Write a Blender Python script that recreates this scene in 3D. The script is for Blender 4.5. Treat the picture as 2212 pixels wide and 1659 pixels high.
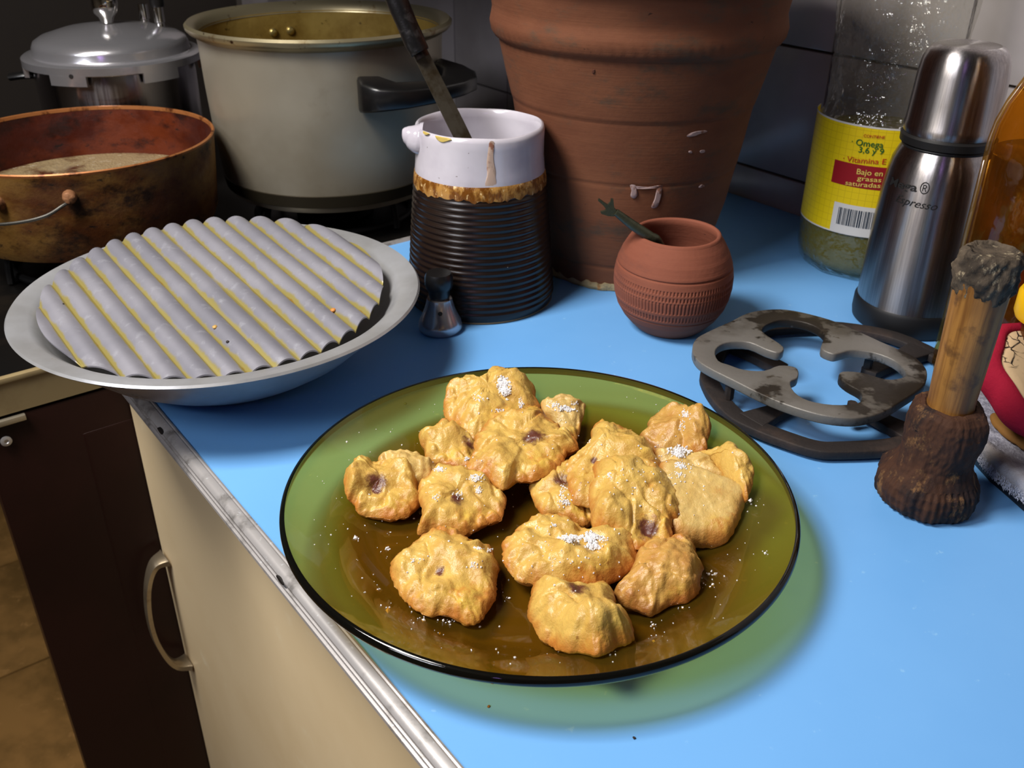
import bpy, bmesh, math, random
from mathutils import Vector, Matrix, noise
from mathutils.bvhtree import BVHTree
PI = math.pi
for o in list(bpy.data.objects): bpy.data.objects.remove(o)
S = bpy.context.scene
COL = S.collection
# ------------------------------------------------------------------ camera
F = 2042.0; TH = math.radians(29.457); RO = .00884; CH = .32; YAW = math.radians(52.38)
_up0 = Vector((0, math.sin(TH), math.cos(TH))); FW = Vector((0, math.cos(TH), -math.sin(TH))); _r0 = Vector((1, 0, 0))
RT = _r0*math.cos(RO)+_up0*math.sin(RO); UP = -_r0*math.sin(RO)+_up0*math.cos(RO)
CAM = Vector((0, 0, CH))
cd = bpy.data.cameras.new('camera'); cam = bpy.data.objects.new('camera', cd); COL.objects.link(cam)
cd.sensor_width = 36; cd.lens = 36*F/2212; cd.clip_start = .01; cd.clip_end = 30
m = Matrix((RT, UP, -FW)).transposed().to_4x4(); m.translation = CAM
cam.matrix_world = m; S.camera = cam
cd.dof.use_dof = True; cd.dof.focus_distance = .5; cd.dof.aperture_fstop = 22.0
# ------------------------------------------------------------------ world and lights
w = bpy.data.worlds.new('world'); S.world = w; w.use_nodes = True
w.node_tree.nodes['Background'].inputs[0].default_value = (.9, .92, 1, 1)
w.node_tree.nodes['Background'].inputs[1].default_value = .14
S.view_settings.view_transform = 'Standard'; S.view_settings.look = 'None'
S.view_settings.gamma = 1; S.view_settings.use_curve_mapping = False; S.view_settings.exposure = 0.0
def area(name, loc, aim, size, power, color, size_y=None):
    l = bpy.data.lights.new(name, 'AREA'); l.energy = power; l.color = color; l.size = size
    if size_y: l.shape = 'RECTANGLE'; l.size_y = size_y
    o = bpy.data.objects.new(name, l); COL.objects.link(o); o.location = loc
    o.rotation_euler = (Vector(aim)-Vector(loc)).to_track_quat('-Z', 'Y').to_euler()
    return o
area('pendant_lamp_light', (-.56, .31, .98), (.02, .5, 0), .34, 17, (1, .955, .90))
area('window_light', (-1.2, -.6, 1.28), (.1, .6, -.1), .55, 13, (.90, .92, 1), .5)
area('violet_lamp_light', (-.35, -.9, .9), (-.3, .9, 0), .07, .35, (.6, .35, 1))
# ------------------------------------------------------------------ coordinates
A = Vector((-math.cos(YAW), math.sin(YAW), 0)); B = Vector((math.sin(YAW), math.cos(YAW), 0))
def W(a, b, z): return A*a+B*b+Vector((0, 0, z))
def ray(u, v): return FW+RT*((u-1106)/F)-UP*((v-829.5)/F)
def P(u, v, z=0.0):
    d = ray(u, v); return CAM+d*((z-CH)/d.z)
def PY(u, v, y):
    d = ray(u, v); return CAM+d*(y/d.y)
def PB(u, v, b):
    d = ray(u, v); return CAM+d*((b-CAM.dot(B))/d.dot(B))
def lin(c):
    return tuple((x/12.92 if x <= .04045 else ((x+.055)/1.055)**2.4) for x in [k/255 for k in c])
# ------------------------------------------------------------------ materials
class NT:
    def __init__(s, name):
        s.m = bpy.data.materials.new(name); s.m.use_nodes = True; s.t = s.m.node_tree; s.t.nodes.clear()
        s.out = s.n('ShaderNodeOutputMaterial')
    def n(s, typ, **k):
        x = s.t.nodes.new(typ)
        for a, v in k.items(): setattr(x, a, v)
        return x
    def l(s, a, b): s.t.links.new(a, b)
    def coord(s, scale=(1, 1, 1), kind='Object'):
        c = s.n('ShaderNodeTexCoord'); mp = s.n('ShaderNodeMapping'); mp.inputs['Scale'].default_value = scale
        s.l(c.outputs[kind], mp.inputs[0]); return mp.outputs[0]
    def noise(s, sc, det=4, rough=.55, co=None, dist=0):
        x = s.n('ShaderNodeTexNoise'); x.inputs['Scale'].default_value = sc; x.inputs['Detail'].default_value = det
        x.inputs['Roughness'].default_value = rough; x.inputs['Distortion'].default_value = dist
        s.l(co if co is not None else s.coord(), x.inputs['Vector']); return x.outputs[0]
    def ramp(s, f, lo, hi, a=0.0, b=1.0):
        x = s.n('ShaderNodeMapRange'); x.inputs[1].default_value = lo; x.inputs[2].default_value = hi
        x.inputs[3].default_value = a; x.inputs[4].default_value = b; x.interpolation_type = 'SMOOTHSTEP'
        s.l(f, x.inputs[0]); return x.outputs[0]
    def mix(s, f, a, b):
        x = s.n('ShaderNodeMix'); x.data_type = 'RGBA'
        if isinstance(f, float): x.inputs[0].default_value = f
        else: s.l(f, x.inputs[0])
        for i, c in ((6, a), (7, b)):
            if isinstance(c, (tuple, list)): x.inputs[i].default_value = (*c[:3], 1)
            else: s.l(c, x.inputs[i])
        return x.outputs[2]
    def math(s, op, a, b=None):
        x = s.n('ShaderNodeMath'); x.operation = op
        for i, c in ((0, a), (1, b)):
            if c is None: continue
            if isinstance(c, (int, float)): x.inputs[i].default_value = c
            else: s.l(c, x.inputs[i])
        return x.outputs[0]
    def bump(s, h, st=.3, dist=.001, prev=None):
        x = s.n('ShaderNodeBump'); x.inputs['Strength'].default_value = st; x.inputs['Distance'].default_value = dist
        s.l(h, x.inputs['Height'])
        if prev is not None: s.l(prev, x.inputs['Normal'])
        return x.outputs[0]
    def bsdf(s, col, rough=.5, metal=0, spec=.5, normal=None, sss=0, coat=0, coat_r=.1):
        b = s.n('ShaderNodeBsdfPrincipled')
        if isinstance(col, (tuple, list)): b.inputs['Base Color'].default_value = (*col[:3], 1)
        else: s.l(col, b.inputs['Base Color'])
        if isinstance(rough, (int, float)): b.inputs['Roughness'].default_value = rough
        else: s.l(rough, b.inputs['Roughness'])
        b.inputs['Metallic'].default_value = metal; b.inputs['Specular IOR Level'].default_value = spec
        if sss:
            b.inputs['Subsurface Weight'].default_value = sss; b.inputs['Subsurface Radius'].default_value = (.006, .003, .001)
            b.inputs['Subsurface Scale'].default_value = 1
        b.inputs['Coat Weight'].default_value = coat; b.inputs['Coat Roughness'].default_value = coat_r
        if normal is not None: s.l(normal, b.inputs['Normal'])
        s.l(b.outputs[0], s.out.inputs[0]); return b
def MAT(name, col, rough=.5, metal=0, spec=.5, layers=(), bump=None, co=(1, 1, 1), sss=0, coat=0, coat_r=.1, rvar=None):
    """layers: (scale, colour, lo, hi[, detail])"""
    t = NT(name); cv = t.coord(co); c = lin(col) if isinstance(col, tuple) and max(col) > 1 else col
    for L in layers:
        f = t.ramp(t.noise(L[0], L[4] if len(L) > 4 else 5, .6, cv), L[2], L[3]); c = t.mix(f, c, lin(L[1]))
    nm = None
    if bump:
        nm = t.bump(t.noise(bump[0], 6, .6, cv), bump[1], bump[2])
    r = rough
    if rvar: r = t.ramp(t.noise(rvar[0], 4, .6, cv), .3, .7, rvar[1], rvar[2])
    t.bsdf(c, r, metal, spec, nm, sss, coat, coat_r); return t.m
def TINT(name, tint, rough=.03, ior=1.45, haze=0, hazecol=(.5, .5, .5), bump=None, gloss=(1, 1, 1)):
    t = NT(name); tr = t.n('ShaderNodeBsdfTransparent')
    if isinstance(tint, (tuple, list)): tr.inputs[0].default_value = (*tint, 1)
    else: t.l(tint, tr.inputs[0])
    g = t.n('ShaderNodeBsdfGlossy'); g.inputs['Roughness'].default_value = rough; g.inputs[0].default_value = (*gloss, 1)
    lw = t.n('ShaderNodeLayerWeight'); lw.inputs[0].default_value = .5
    if bump:
        nb = t.bump(t.noise(bump[0], 3, .5), bump[1], bump[2]); t.l(nb, g.inputs['Normal']); t.l(nb, lw.inputs['Normal'])
    f0 = ((ior-1)/(ior+1))**2
    fr = t.math('ADD', t.math('MULTIPLY', t.math('POWER', lw.outputs['Facing'], 5), .8), f0)
    a = tr.outputs[0]
    if haze:
        d = t.n('ShaderNodeBsdfDiffuse'); d.inputs[0].default_value = (*hazecol, 1)
        mx = t.n('ShaderNodeMixShader'); mx.inputs[0].default_value = haze; t.l(a, mx.inputs[1]); t.l(d.outputs[0], mx.inputs[2]); a = mx.outputs[0]
    mx = t.n('ShaderNodeMixShader'); t.l(fr, mx.inputs[0]); t.l(a, mx.inputs[1]); t.l(g.outputs[0], mx.inputs[2])
    t.l(mx.outputs[0], t.out.inputs[0]); return t
# ------------------------------------------------------------------ mesh helpers
def mesh_obj(name, verts, faces, mat, parent=None, smooth=True, sharp=40):
    me = bpy.data.meshes.new(name); me.from_pydata([tuple(v) for v in verts], [], faces); me.update()
    if smooth:
        me.shade_smooth()
        me.set_sharp_from_angle(angle=math.radians(sharp))
    if mat: me.materials.append(mat)
    o = bpy.data.objects.new(name, me); COL.objects.link(o)
    if parent: o.parent = parent
    return o
def fixn(o):
    bm = bmesh.new(); bm.from_mesh(o.data); bmesh.ops.recalc_face_normals(bm, faces=bm.faces); bm.to_mesh(o.data); bm.free(); return o
def thing(name, loc, label, cat, group=None, rz=0):
    o = bpy.data.objects.new(name, None); COL.objects.link(o); o.location = loc; o.rotation_euler = (0, 0, rz)
    o.empty_display_size = .02
    return tag(o, label, cat, group)
def tag(o, label, cat=None, group=None, kind=None):
    if label: o['label'] = label
    if cat: o['category'] = cat
    if group: o['group'] = group
    if kind: o['kind'] = kind
    return o
def struct(o, label=None, cat=None):
    o['kind'] = 'structure'
    if label: o['label'] = label
    if cat: o['category'] = cat
    return o
def lathe(prof, seg=96, wob=None, closed=False):
    v = []; f = []; n = len(prof)
    for i, (r, z) in enumerate(prof):
        for k in range(seg):
            a = 2*PI*k/seg; rr = r; zz = z
            if wob: rr, zz = wob(r, z, a)
            v.append((rr*math.cos(a), rr*math.sin(a), zz))
    for i in range(n-1 if not closed else n):
        j = (i+1) % n
        for k in range(seg):
            k2 = (k+1) % seg; f.append((i*seg+k, i*seg+k2, j*seg+k2, j*seg+k))
    return v, f
def LO(name, prof, mat, parent, seg=96, wob=None, sharp=40, closed=False):
    v, f = lathe(prof, seg, wob, closed); o = mesh_obj(name, v, f, mat, parent, True, sharp)
    bm = bmesh.new(); bm.from_mesh(o.data); bmesh.ops.remove_doubles(bm, verts=bm.verts, dist=1e-6)
    bmesh.ops.recalc_face_normals(bm, faces=bm.faces); bm.to_mesh(o.data); bm.free(); return o
def cr(pts, n, closed=False):
    out = []; N = len(pts); segs = N if closed else N-1; pts = [Vector(p) for p in pts]
    for i in range(segs):
        p0 = pts[(i-1) % N] if closed or i > 0 else pts[0]; p1 = pts[i]; p2 = pts[(i+1) % N]
        p3 = pts[(i+2) % N] if closed or i+2 < N else pts[-1]
        for k in range(n):
            t = k/n
            out.append(.5*((2*p1)+(p2-p0)*t+(2*p0-5*p1+4*p2-p3)*t*t+(3*p1-p0-3*p2+p3)*t**3))
    if not closed: out.append(pts[-1])
    return out
def tube(name, path, rad, mat, parent=None, seg=10, n=8, flat=None, smooth=True, closed=False):
    pts = cr(path, n, closed) if n > 1 else [Vector(p) for p in path]
    R = rad if callable(rad) else (lambda t: rad); v = []; f = []; N = len(pts); up = Vector((0, 0, 1)); prev = None
    for i, p in enumerate(pts):
        d = (pts[(i+1) % N]-pts[i-1]) if closed or 0 < i < N-1 else (pts[1]-pts[0] if i == 0 else pts[-1]-pts[-2])
        d.normalize()
        if prev is None:
            ref = up if abs(d.z) < .9 else Vector((1, 0, 0)); x = d.cross(ref).normalized()
        else: x = (prev-d*prev.dot(d)).normalized()
        prev = x; y = d.cross(x); r = R(i/(N-1))
        fx, fy = (flat if flat else (1, 1))
        for k in range(seg):
            a = 2*PI*k/seg; v.append(p+x*(math.cos(a)*r*fx)+y*(math.sin(a)*r*fy))
    for i in range(N if closed else N-1):
        j = (i+1) % N
        for k in range(seg):
            k2 = (k+1) % seg; f.append((i*seg+k, i*seg+k2, j*seg+k2, j*seg+k))
    if not closed: f.append(tuple(reversed(range(seg)))); f.append(tuple((N-1)*seg+k for k in range(seg)))
    o = mesh_obj(name, v, f, mat, parent, smooth); return fixn(o)
def box_w(name, a0, a1, b0, b1, z0, z1, mat, parent=None, bev=.0):
    """box in kitchen axes (a along the wall, b towards the wall)"""
    v = [W(a, b, z) for a in (a0, a1) for b in (b0, b1) for z in (z0, z1)]
    if parent: v = [p-parent.location for p in v]
    bm = bmesh.new(); vs = [bm.verts.new(p) for p in v]
    for q in ((0, 1, 3, 2), (4, 6, 7, 5), (0, 4, 5, 1), (2, 3, 7, 6), (0, 2, 6, 4), (1, 5, 7, 3)): bm.faces.new([vs[i] for i in q])
    bmesh.ops.recalc_face_normals(bm, faces=bm.faces)
    if bev: bmesh.ops.bevel(bm, geom=bm.edges[:]+bm.verts[:], offset=bev, segments=2, affect='EDGES', profile=.6)
    me = bpy.data.meshes.new(name); bm.to_mesh(me); bm.free(); me.materials.append(mat)
    me.shade_smooth(); me.set_sharp_from_angle(angle=math.radians(35))
    o = bpy.data.objects.new(name, me); COL.objects.link(o)
    if parent: o.parent = parent
    return o
def plate_poly(name, outer, inner, z0, z1, mat, parent=None, bev=.0012):
    """flat cut-out plate: outer loop and holes, extruded from z0 to z1"""
    bm = bmesh.new(); edges = []
    for loop in [outer]+list(inner):
        vs = [bm.verts.new((p[0], p[1], z1)) for p in loop]
        edges += [bm.edges.new((vs[i], vs[(i+1) % len(vs)])) for i in range(len(vs))]
    bmesh.ops.triangle_fill(bm, use_beauty=True, use_dissolve=False, edges=edges)
    r = bmesh.ops.extrude_face_region(bm, geom=bm.faces[:])
    bmesh.ops.translate(bm, vec=(0, 0, z0-z1), verts=[g for g in r['geom'] if isinstance(g, bmesh.types.BMVert)])
    bmesh.ops.recalc_face_normals(bm, faces=bm.faces)
    if bev:
        es = [e for e in bm.edges if len(e.link_faces) == 2 and e.calc_face_angle(0) > 1.2]
        bmesh.ops.bevel(bm, geom=es, offset=bev, segments=2, affect='EDGES', profile=.5)
    me = bpy.data.meshes.new(name); bm.to_mesh(me); bm.free(); me.materials.append(mat)
    me.shade_smooth(); me.set_sharp_from_angle(angle=math.radians(50))
    o = bpy.data.objects.new(name, me); COL.objects.link(o)
    if parent: o.parent = parent
    return o
def prof_r(prof):
    ps = sorted([(z, r) for r, z in prof])
    def f(z):
        if z <= ps[0][0]: return ps[0][1]
        for (z0, r0), (z1, r1) in zip(ps, ps[1:]):
            if z <= z1: return r0+(r1-r0)*((z-z0)/max(1e-9, z1-z0))
        return ps[-1][1]
    return f
def hit(c, rf, u, v):
    """angle and height where the sight line through a photo point meets a lathe surface"""
    d = ray(u, v); o = CAM-Vector((c[0], c[1], 0)); r = rf(.1)
    for _ in range(12):
        aa = d.x*d.x+d.y*d.y; bb = 2*(o.x*d.x+o.y*d.y); cc = o.x*o.x+o.y*o.y-r*r
        t = (-bb-math.sqrt(max(0, bb*bb-4*aa*cc)))/(2*aa); p = o+d*t; r = rf(p.z)
    return math.atan2(p.y, p.x), p.z
def on(rf, a, z, off=.0004):
    r = rf(z)+off; return Vector((r*math.cos(a), r*math.sin(a), z))
def patch_px(name, c, rf, pts, mat, parent, off=.0006, n=3):
    """small mark on a lathe surface, given by photo points around its outline"""
    hs = [hit(c, rf, *p) for p in pts]; hs = [(h[0], h[1]) for h in hs]
    q = cr([(h[0], h[1], 0) for h in hs], n, True); ca = sum(p.x for p in q)/len(q); cz = sum(p.y for p in q)/len(q)
    v = []; f = []; N = len(q)
    for t in (1, .75, .4): v += [on(rf, ca+(p.x-ca)*t, cz+(p.y-cz)*t, off*(1 if t < 1 else -.2)) for p in q]
    v.append(on(rf, ca, cz, off)); c0 = len(v)-1
    for L in (0, 1):
        for k in range(N): k2 = (k+1) % N; f.append((L*N+k, L*N+k2, (L+1)*N+k2, (L+1)*N+k))
    for k in range(N): f.append((2*N+k, 2*N+(k+1) % N, c0))
    return fixn(mesh_obj(name, v, f, mat, parent))
def grid_patch(name, rf, a0, a1, z0, z1, mat, parent, off=.0005, na=40, nz=8):
    v = [on(rf, a0+(a1-a0)*i/na, z0+(z1-z0)*j/nz, off) for j in range(nz+1) for i in range(na+1)]
    f = [(j*(na+1)+i, j*(na+1)+i+1, (j+1)*(na+1)+i+1, (j+1)*(na+1)+i) for j in range(nz) for i in range(na)]
    return mesh_obj(name, v, f, mat, parent)
def text_on(name, body, c, rf, p0, p1, hz, mat, parent, off=.0009, shear=0, bold=0, align_slope=True):
    """lettering wrapped on a lathe surface between two baseline photo points; hz = capital height"""
    (a0, z0), (a1, z1) = hit(c, rf, *p0), hit(c, rf, *p1)
    cu = bpy.data.curves.new('lettering', 'FONT'); cu.body = body; cu.size = 1; cu.shear = shear; cu.offset = bold; cu.resolution_u = 3
    tmp = bpy.data.objects.new('lettering', cu); COL.objects.link(tmp)
    dg = bpy.context.evaluated_depsgraph_get(); me = tmp.evaluated_get(dg).to_mesh()
    vs = [v.co.copy() for v in me.vertices]; fs = [tuple(p.vertices) for p in me.polygons]
    bpy.data.objects.remove(tmp)
    x0 = min(v.x for v in vs); x1 = max(v.x for v in vs)
    out = []
    for v in vs:
        t = (v.x-x0)/(x1-x0); a = a0+(a1-a0)*t; z = z0+(z1-z0)*t+v.y/.7*hz
        out.append(on(rf, a, z, off))
    return mesh_obj(name, out, fs, mat, parent, False)
# ------------------------------------------------------------------ palette
m_counter = MAT('blue_laminate', (116, 178, 238), .42, 0, .4, [(3, (108, 171, 233), .4, .7), (120, (134, 190, 240), .66, .72)], (900, .03, .0003))
m_alu_trim = MAT('worn_aluminium_trim', (186, 182, 180), .38, .45, .5, [(40, (120, 116, 112), .5, .7), (300, (205, 205, 205), .62, .7)], (200, .1, .0005))
m_cream = MAT('cream_paint', (222, 200, 160), .45, 0, .4, [(4, (214, 190, 148), .4, .7), (30, (225, 208, 172), .6, .8)], (60, .05, .001))
m_maroon = MAT('dark_maroon_enamel', (38, 18, 14), .32, 0, .4, [(6, (30, 14, 10), .4, .7)])
m_stovecream = MAT('beige_enamel', (150, 132, 95), .4, 0, .4, [(25, (128, 108, 76), .5, .8)])
m_black = MAT('black_enamel', (14, 13, 12), .3, 0, .4, [(18, (26, 22, 18), .5, .7)], (80, .1, .001))
m_iron = MAT('cast_iron', (22, 21, 20), .6, .3, .4, [(60, (45, 36, 28), .6, .75)], (300, .4, .0008))
m_dark = MAT('gloom_wall_tone', (44, 37, 31), .7)  # gloom of the back wall put into its colour, since the lights reach it
# tiles
def tile_mat():
    t = NT('glazed_white_tile'); c = t.mix(t.ramp(t.noise(6, 4), .4, .7), lin((186, 178, 178)), lin((164, 156, 154)))
    t.bsdf(c, .22, 0, .5, t.bump(t.noise(25, 3), .12, .002)); return t.m
m_tile = tile_mat(); m_grout = MAT('grey_grout', (92, 84, 76), .9)
# ------------------------------------------------------------------ room
def wall_box(name, *a, mat): return struct(box_w(name, *a, mat))
floor = box_w('floor', -2.2, 2.35, -2.1, .85, -.93, -.885, MAT('floor_grout', (92, 76, 52), .8)); struct(floor)
m_floor = MAT('ochre_floor_tile', (150, 112, 62), .35, 0, .4, [(7, (112, 84, 44), .4, .65), (40, (170, 128, 76), .6, .75)], (30, .1, .002))
fm = None
T = .30
for i in range(-3, 4):
    for j in range(-4, 1):
        a0 = 1.402+i*T; b0 = -.13+j*T
        if a0 < .2 or a0+T > 2.3: continue
        if fm is None:
            o = box_w('floor_tile', 0+.002, T-.002, .002, T-.002, -.885, -.88, m_floor, None, .0012); fm = o.data
        else:
            o = bpy.data.objects.new('floor_tile', fm); COL.objects.link(o)
        o.location = W(a0, b0, 0); o.parent = floor
m_room = MAT('room_paint', (150, 142, 128), .8)
struct(box_w('wall_back', 1.95, 2.0, -2.1, .85, -.93, 1.7, m_dark))
struct(box_w('wall_left', -2.2, 2.0, -2.1, -2.05, -.93, 1.7, m_room))
struct(box_w('wall_front', -2.2, -2.15, -2.05, .85, -.93, 1.7, m_room))
struct(box_w('ceiling', -2.2, 2.0, -2.1, .85, 1.7, 1.75, m_room))
wall = struct(box_w('wall_right', -2.15, 1.95, .795, .85, -.93, 1.7, m_grout))
TP = .1245; tm = None
for i in range(-8, 12):
    for j in range(-1, 6):
        a0 = .5435+i*TP; z0 = .0335+j*TP
        if a0+TP > 1.94: continue
        if tm is None:
            o = box_w('wall_tile', .0012, TP-.0012, .790, .797, .0012, TP-.0012, m_tile, None, .0012); tm = o.data
        else:
            o = bpy.data.objects.new('wall_tile', tm); COL.objects.link(o)
        o.location = W(a0, 0, z0); o.parent = wall
# ------------------------------------------------------------------ counter
EA = .731; EB = .1320; TZ = -.030
counter = thing('countertop', W(.1, .45, 0), 'sky blue laminate countertop with grooved aluminium edging', 'countertop')
box_w('laminate_top', -1.5, EA-.006, EB+.0087, .789, TZ, 0, m_counter, counter)
# aluminium edge profile swept along the front: rounded top, two grooves on its face
def sweep_ab(name, prof, a0, a1, mat, parent):
    v = []; f = []; n = len(prof)
    for a in (a0, a1): v += [W(a, b, z)-parent.location for b, z in prof]
    f = [(k, (k+1) % n, n+(k+1) % n, n+k) for k in range(n)]; f += [tuple(range(n)), tuple(range(2*n-1, n-1, -1))]
    return fixn(mesh_obj(name, v, f, mat, parent, True, 30))
pr = [(EB+.0088, 0), (EB+.0084, .0010), (EB+.0074, .0013), (EB+.0066, .0009), (EB+.0058, .0014), (EB+.0030, .0013), (EB+.0012, .0004), (EB+.0001, -.0010), (EB, -.0020), (EB+.0013, -.0025), (EB+.0013, -.0046), (EB, -.0050), (EB, -.0058),
      (EB+.0013, -.0063), (EB+.0013, -.0098), (EB, -.0102), (EB-.0002, -.0120), (EB+.0008, -.0128), (EB+.0088, -.0128)]
trim = sweep_ab('edge_trim', pr, -1.5, EA, m_alu_trim, counter); trim['label'] = 'grooved aluminium front edging'
pe = [(0, 0), (.0, .0012), (-.006, .0016), (-.0075, 0), (-.0075, -.034), (0, -.034)]
v = [];
for b in (EB+.009, .789): v += [W(EA+x, b, z)-counter.location for x, z in pe]
n = len(pe); f = [(k, (k+1) % n, n+(k+1) % n, n+k) for k in range(n)]+[tuple(range(n)), tuple(range(2*n-1, n-1, -1))]
fixn(mesh_obj('end_trim', v, f, m_alu_trim, counter))
m_hole = MAT('dark_hole', (20, 14, 10), .7)
for u, vv in ((345.5, 931), (605, 1253)):
    p = PB(u, vv, EB-.0003); a = p.dot(A); z = p.z
    v = [W(a+.0030*math.cos(t)*1.4, EB-.0001+dd, z+.0015*math.sin(t))-counter.location for dd in (-.0005, .0012) for t in [2*PI*k/16 for k in range(16)]]
    f = [tuple(range(16)), tuple(range(31, 15, -1))]+[(k, (k+1) % 16, 16+(k+1) % 16, 16+k) for k in range(16)]
    fixn(mesh_obj('screw', v, f, m_hole, counter))
cab = thing('base_cabinet', W(.2, .45, -.88), 'cream painted base cabinet under the blue countertop', 'cabinet')
box_w('body', -1.5, .728, .18, .785, -.8, -.0355, m_cream, cab)
box_w('kickboard', -1.5, .728, .23, .24, -.88, -.8, m_black, cab)
door = box_w('door', .12, .729, .16, .178, -.79, -.0375, m_cream, cab, .0015)
box_w('door', -.5, .117, .16, .178, -.79, -.0375, m_cream, cab, .0015)
m_hand = MAT('nickel_handle', (176, 160, 134), .3, .85, .5, [(30, (140, 122, 96), .5, .7)])
# arched door pull near the door's left edge
ha = .717; hz0 = -.236; hz1 = -.365
def dl(a, b, z): return W(a, b, z)-door.parent.location
hp = cr([dl(ha-.004, .158, hz0), dl(ha-.004, .147, hz0-.003), dl(ha-.006, .138, hz0-.020), dl(ha-.007, .133, hz0-.048), dl(ha-.007, .133, hz1+.05), dl(ha-.006, .139, hz1+.020), dl(ha-.004, .147, hz1+.004), dl(ha-.004, .158, hz1)], 6)
v = []; f = []; N = len(hp)
for i, p in enumerate(hp):
    t = i/(N-1); w_ = .0045+.006*abs(2*t-1)**3; th = .0018+.0012*abs(2*t-1)**4
    d = (hp[min(i+1, N-1)]-hp[max(i-1, 0)]).normalized(); x = A.normalized(); y = d.cross(x).normalized()
    for sx, sy in ((-1, -1), (-.8, -1.2), (.8, -1.2), (1, -1), (1, 1), (.8, 1.2), (-.8, 1.2), (-1, 1)): v.append(p+x*w_*sx+y*th*sy)
for i in range(N-1):
    for k in range(8): f.append((i*8+k, i*8+(k+1) % 8, (i+1)*8+(k+1) % 8, (i+1)*8+k))
f += [tuple(range(7, -1, -1)), tuple((N-1)*8+k for k in range(8))]
ho = fixn(mesh_obj('handle', v, f, m_hand, None)); ho.parent = door; ho.location = (0, 0, 0); ho['label'] = 'arched nickel door handle'
# ------------------------------------------------------------------ stove
stove = thing('stove', W(1.03, .42, -.88), 'black gas cooker with beige front band and maroon oven door', 'stove')
SA = .734
m_side = MAT('stove_side_enamel', (110, 66, 58), .35, 0, .5)
box_w('body', SA+.02, 1.33, .11, .785, -.85, -.052, m_side, stove)
box_w('cooktop', SA, 1.33, .047, .787, -.052, -.0345, m_black, stove, .002)
ed = box_w('front_edge', SA-.002, SA+.004, .047, .787, -.0375, -.033, m_stovecream, stove, .001)
box_w('front_panel', SA-.0005, SA+.02, .047, .787, -.064, -.0375, m_stovecream, stove)
od = box_w('oven_door', SA, SA+.02, .050, .785, -.80, -.0665, m_maroon, stove, .002)
x = box_w('inner_panel', SA-.0012, SA+.003, .120, .70, -.76, -.10, m_maroon, stove, .003)
box_w('door_trim', SA-.004, SA+.001, -.0+.05, .0835, -.0715, -.0668, MAT('pale_metal_strip', (170, 160, 140), .35, .6), stove, .0008)
p0 = W(SA-.001, .0655, -.0855)
for nm, r0, r1, mt, th in (('screw', .0, .0042, m_alu_trim, .002), ):
    v, f = lathe([(0, 0), (.0042, 0), (.0042, .0015), (.003, .002), (.0018, .002), (.0012, .0012), (0, .0012)], 20)
    q = (-A).to_track_quat('Z', 'Y'); v = [q @ Vector(p)+p0-stove.location for p in v]
    fixn(mesh_obj(nm, v, f, mt, stove))
hood = thing('added_shade_hood', W(1.03, .55, .44), 'unseen extractor hood added above the gas cooker to shade the wall', 'added shade hood')  # out of view, added so the wall behind the pots falls into shade
box_w('canopy', .76, 1.36, .30, .788, .38, .44, m_black, hood, .004)
box_w('duct', .96, 1.16, .56, .788, .44, 1.2, m_black, hood, .004)
# burner grates (four pan supports)
def burner(cx, cy, r, label):
    t = thing('burner_grate', (cx, cy, -.0345), label, 'burner grate')
    bur = LO('burner', [(0, 0.001), (r*.5, 0.001), (r*.5, .008), (r*.38, .012), (r*.36, .017), (0, .018)], m_iron, t, 40)
    pts = [(r*math.cos(k*PI/12), r*math.sin(k*PI/12), .0045) for k in range(24)]
    tube('ring', pts, .0036, m_iron, t, 8, 2, closed=True)
    for k in range(4):
        a = k*PI/2+YAW; c_, s_ = math.cos(a), math.sin(a)
        tube('bar', [(r*1.12*c_, r*1.12*s_, .002), (r*1.08*c_, r*1.08*s_, .026), (r*.95*c_, r*.95*s_, .0306), (r*.3*c_, r*.3*s_, .0306)], .0034, m_iron, t, 8, 4)
    return t
burner(-.2, 1.02, .085, 'black iron burner grate under the tall aluminium pot')
burner(-.406, .881, .085, 'black iron burner grate under the burnt brown pan')
burner(-.446, 1.098, .07, 'black iron burner grate under the pressure cooker')
burner(-.60, 1.03, .07, 'black iron burner grate left of the pressure cooker')
# ------------------------------------------------------------------ tall aluminium pot
def alu(name, col, rough, layers=(), bump=(90, .15, .001), co=(1, 1, 1), rvar=None): return MAT(name, col, rough, 1, .5, layers, bump, co, rvar=rvar)
m_potout = MAT('dull_aluminium', (178, 170, 152), .42, .55, .4, [(5, (160, 150, 130), .4, .65), (26, (146, 136, 116), .62, .8)], (160, .08, .0006), rvar=(8, .34, .5))
def pot_in():
    t = NT('greasy_yellow_pot_interior'); cv = t.coord()
    c = t.mix(t.ramp(t.noise(14, 6, .6, cv), .35, .65), lin((160, 136, 70)), lin((118, 92, 36)))
    c = t.mix(t.ramp(t.noise(70, 5, .6, cv), .62, .72), c, lin((60, 42, 14)))
    t.bsdf(c, .4, .35, .4, t.bump(t.noise(120, 4), .3, .001)); return t.m
m_potin = pot_in()
PC = (-.198, 1.018)
pot = thing('stock_pot', (*PC, -.001), 'tall dull aluminium stock pot with greasy yellow inside', 'pot')
LO('body', [(0, .0), (.100, .0), (.108, .002), (.112, .008), (.115, .02), (.119, .06), (.1215, .11), (.1225, .15), (.1235, .158), (.1245, .161)], m_potout, pot, 128)
LO('base_band', [(.1130, .0085), (.1138, .009), (.1162, .021), (.1152, .0215), (.1130, .012)], MAT('dark_band', (52, 46, 34), .5, .5, .4), pot, 128, closed=True)  # darker ring low on the pot's outer wall
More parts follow.
